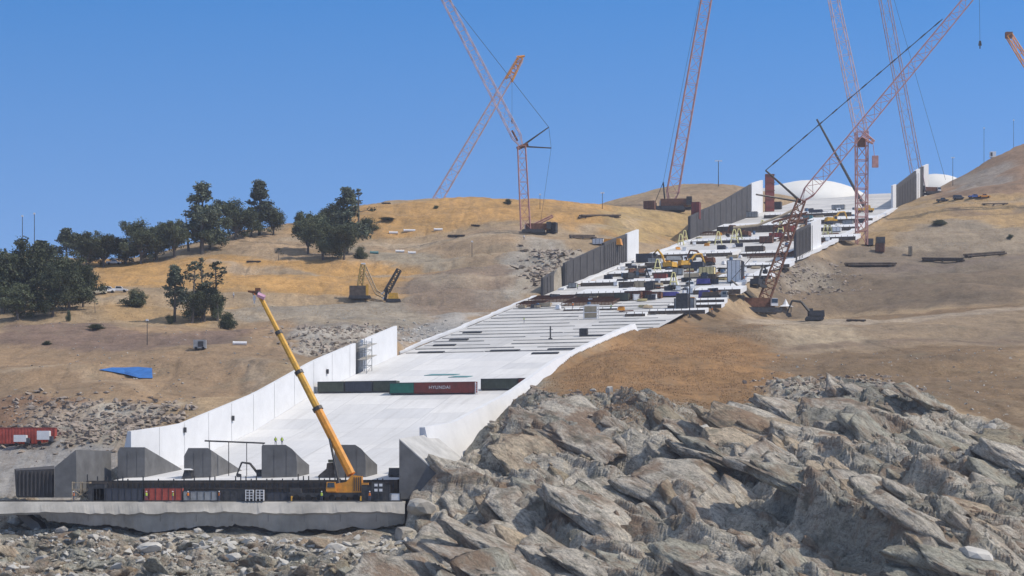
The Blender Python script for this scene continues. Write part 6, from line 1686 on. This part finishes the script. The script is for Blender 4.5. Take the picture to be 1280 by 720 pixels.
# red wall of containers and two white trucks at far left
g = G(30, 556); Yr = g.y + 1
root = thing("red_container", g, "long red container at the far left above the concrete bank", "container")
xa, xb = P(-40, 0, Yr).x, P(70, 0, Yr).x; zt = P(0, 535, Yr).z; zb = P(0, 555, Yr).z
b = MB(); b.box(((xa + xb) / 2, Yr, (zt + zb) / 2), (xb - xa, 2.4, zt - zb)); b.build("body", M_RED, root)
b = MB(); [b.box((x, Yr - 1.24, (zt + zb) / 2), (.3, .08, zt - zb - .3)) for x in np.arange(xa + .4, xb, .7)]; b.build("corrugation", M_RED, root)
b = MB(); b.box(((xa + xb) / 2, Yr, zt + .03), (xb - xa + .2, 2.6, .16)); b.build("roof_edge", M_MAROON, root)
for px, h, lab in ((27, 2.0, "white panel truck in front of the red container, left one"), (56, 2.6, "white panel truck in front of the red container, right one")):
    x = P(px, 0, Yr - 3).x; gg = Vector((x, Yr - 3, max(gz(x, Yr - 3), zb - 1.0))); root = thing("panel_truck", gg, lab, "truck")
    b = MB(); b.box(gg + Vector((-.2, 0, .7 + h / 2)), (2.7, 1.9, h * .75)); b.build("box_body", M_WHITE, root)
    b = MB(); b.box(gg + Vector((1.4, 0, 1.2)), (1.0, 1.7, 1.2), top=(.7, .9)); b.build("cab", M_SLATE, root)
    b = MB(); [b.tube(gg + Vector((x_, -1.0, .4)), gg + Vector((x_, -.75, .4)), .4, n=10) for x_ in (-1, 1.3)]; b.build("wheels", M_TYRE, root)
# poles and masts
def pole_at(px, yb, yt, label, heads=1, Y=None, **kw):
    if Y: x = (px - CX) / F * Y; p = Vector((x, Y, gz(x, Y)))
    else: p = G(px, yb)
    lamp_post(p, max(2, (HY - yt) / F * p.y - p.z), label, heads, **kw)
pole_at(898, 232, 201, "tall floodlight pole on the hilltop left of the white mound", 4, Y=1150, r=.22)
pole_at(753, 262, 241, "small light pole on the skyline in the middle", 2, r=.14)
pole_at(1191, 232, 197, "light pole at the foot of the right hilltop", 2, r=.15)
pole_at(1230, 190, 160, "thin pole on the right hilltop, left one", 1, Y=1240)
pole_at(1267, 180, 150, "thin pole on the right hilltop, right one", 1, Y=1245)
pole_at(184, 432, 400, "light pole standing on the bank below the middle grove", 1)
pole_at(180, 329, 310, "twin lamp pole in front of the left ridge trees", 2)
pole_at(28, 0, 270, "left one of two thin masts above the big left clump", 1, Y=840, name="radio_mast", cat="mast", r=.16)
pole_at(43, 0, 267, "right one of two thin masts above the big left clump", 1, Y=840, name="radio_mast", cat="mast", r=.16)
pole_at(590, 322, 302, "thin pole on the slope left of the luffing crane", 1)
pole_at(675, 262, 243, "thin skyline pole right of the luffing crane", 1)
g = G(1241, 192); root = thing("site_cabin", g, "small white cabin on the skyline of the right hill", "cabin"); b = MB(); b.box(g + Vector((0, 0, 1.5)), (3.0, 2.4, 3)); b.build("cabin_wall", M_WHITE, root); b = MB(); b.box(g + Vector((-.9, -1.22, 1.5)), (1, .05, 2)); b.build("door", M_STEEL, root)
# log and pipe stacks
def logs(px0, px1, py, label, n=7, r=.35, m=M_LUMBER, drop=0):
    a = G(px0, py); c = G(px1, py + drop); root = thing("log_stack", (a + c) / 2, label, "log stack"); b = MB(); d = (c - a)
    for k in range(n):
        o_ = Vector((random.uniform(-.4, .4), (k % 4) * r * 2 - 1, (k // 4) * r * 1.8 + r)); b.tube(a + o_ + d * random.uniform(0, .05), a + o_ + d * random.uniform(.93, 1), r, r * .85, 7)
    b.build("logs", m, root)
    b = MB(); [b.box(a + d * t + Vector((0, 0, .1)), (.4, 3.2, .5)) for t in (.15, .5, .85)]; b.build("bearers", M_STEEL, root)
logs(1056, 1120, 333, "dark stack of long pipes on the right slope, nearer one"); logs(1152, 1205, 327, "dark stack of long pipes on the far right slope"); logs(1205, 1258, 322, "dark stack of pipes beyond the far right stack", drop=-4)
logs(724, 776, 273, "dark row drawn for a shade line on the hill left of the tall red crane", 6, .4); logs(712, 745, 298, "dark timber row behind the left dark wall", 5, .35)  # the first row draws a dark shade line on the hill as logs
logs(560, 580, 296, "short dark timber row on the left hill", 4, .35); logs(590, 600, 283, "tiny dark timber pile on the left hill above the short row", 3, .3); logs(478, 488, 255, "dark pile on the left skyline", 3, .3)
logs(308, 326, 328, "thin dark row of poles on the slope below the last ridge oaks", 3, .25)
logs(1225, 1260, 256, "dark ditch liner on the tan slope at right", 2, .25); logs(1058, 1082, 402, "dark timber piece right of the bench excavator", 4, .3); logs(870, 940, 267, "dark row of pipes above the tall upper left wall", 4, .35, M_STEEL)
for px, py, w, lab in ((492, 293, 3.4, "white pipe section on the left hill, leftmost of three"), (512, 291, 4.6, "white pipe section on the left hill, middle of three"), (548, 289, 3.4, "white pipe section on the left hill, rightmost of three"),
                       (500, 316, 3.2, "white pipe piece lower on the left hill, left one"), (515, 318, 2.8, "white pipe piece lower on the left hill, right one"), (468, 318, 3, "teal sheet roll at the foot of the central trees"), (300, 432, 3.5, "white pipe on the slope above the left wall")):
    g = G(px, py); b = MB(); b.tube(g + Vector((-w / 2, 0, .5)), g + Vector((w / 2, .3, .5)), .5, n=10); b.tube(g + Vector((-w / 2 - .1, 0, .5)), g + Vector((-w / 2 + .2, 0, .5)), .6, n=10); o = b.build("pipe_section", M_TEAL if "teal" in lab else M_WHITE, None, g); tag(o, lab, "pipe")
# bench on the right: excavator, canopy
excavator(G(1018, 401), R(175), "dark excavator on the bench right of the white canopy", M_STEEL, 0, 1.25)
g = G(982, 392); root = thing("canopy_tent", g, "white pointed canopy tent on the bench right of the leaning crane", "tent")
b = MB(); tp = g + Vector((0, 0, 4.2)); ring = [g + Vector((2.7 * math.cos(a * .7854), 2.0 * math.sin(a * .7854), 1.6)) for a in range(8)]; mid = [g + Vector((1.0 * math.cos(a * .7854), .8 * math.sin(a * .7854), 2.3)) for a in range(8)]; tpr = [tp + Vector((.05 * math.cos(a * .7854), .05 * math.sin(a * .7854), 0)) for a in range(8)]
b.loft([ring, mid, tpr]); b.build("roof", M_WHITE, root)
b = MB(); [b.tube(g + Vector((x, y, -.2)), g + Vector((x, y, 1.7)), .08, n=5) for x in (-1.8, 1.8) for y in (-1.2, 1.2)]; b.build("pole", M_STEEL, root)
crate(1100, 316, (3.2, 2.4, 3.2), M_RUST, "rust brown box on the slope right of the red crane", cat="box", name="box", on='ground'); crate(748, 306, (4, 2.4, 2), M_WHITE, "white and black box behind the dark left wall", cat="box", name="box", on='ground')
crate(690, 292, (3.6, 2.8, 3.8), M_STEEL, "dark box right of the luffing crane's base", cat="box", name="box", on='ground'); crate(1138, 320, (1.2, 1.2, 3.2), M_TAN, "tan post box on the slope left of the pipe stacks", cat="box", name="box", on='ground')
crate(858, 262, (5, 3, 3), M_STEEL, "black container right of the tall red crane base", cat="container", name="container", on='ground'); crate(812, 262, (5, 3, 3.6), M_RUST, "rusty container left of the tall red crane base", cat="container", name="container", on='ground')
crate(870, 290, (3.4, 3, 7), M_MAROON, "tall brown form tower left of the upper dark wall", cat="form tower", name="form_tower", on='ground')
# brown form tower in the white upper wall gap
s_ = 655; g = CH(s_, 3); root = thing("form_tower", g, "tall brown form tower right of the upper white wall block", "form tower")
b = MB(); b.box(g + Vector((0, 0, 9)), (4.2, 3, 18)); b.build("form_panel", M_MAROON, root); b = MB(); [b.box(g + Vector((0, -1.6, z)), (4.8, .3, .3)) for z in (2, 6, 10, 14, 17.5)]; b.build("waler", M_RUST, root)

# thin smoke-blue summer haze over the whole valley
me = bpy.data.meshes.new("haze"); bm = bmesh.new(); bmesh.ops.create_cube(bm, size=1); bm.to_mesh(me); bm.free()
hz = bpy.data.objects.new("haze", me); C.objects.link(hz); hz.location = (0, 3750, 114); hz.scale = (14800, 11200, 304)
m, t, bb = newmat("thin_haze"); t.nodes.clear(); ou = t.nodes.new("ShaderNodeOutputMaterial"); pv = t.nodes.new("ShaderNodeVolumePrincipled")
pv.inputs['Color'].default_value = (.86, .90, 1, 1); pv.inputs['Density'].default_value = .00010; pv.inputs['Anisotropy'].default_value = .2
t.links.new(pv.outputs[0], ou.inputs['Volume']); me.materials.append(m); hz['kind'] = 'stuff'; hz['label'] = "thin bluish haze over the valley"
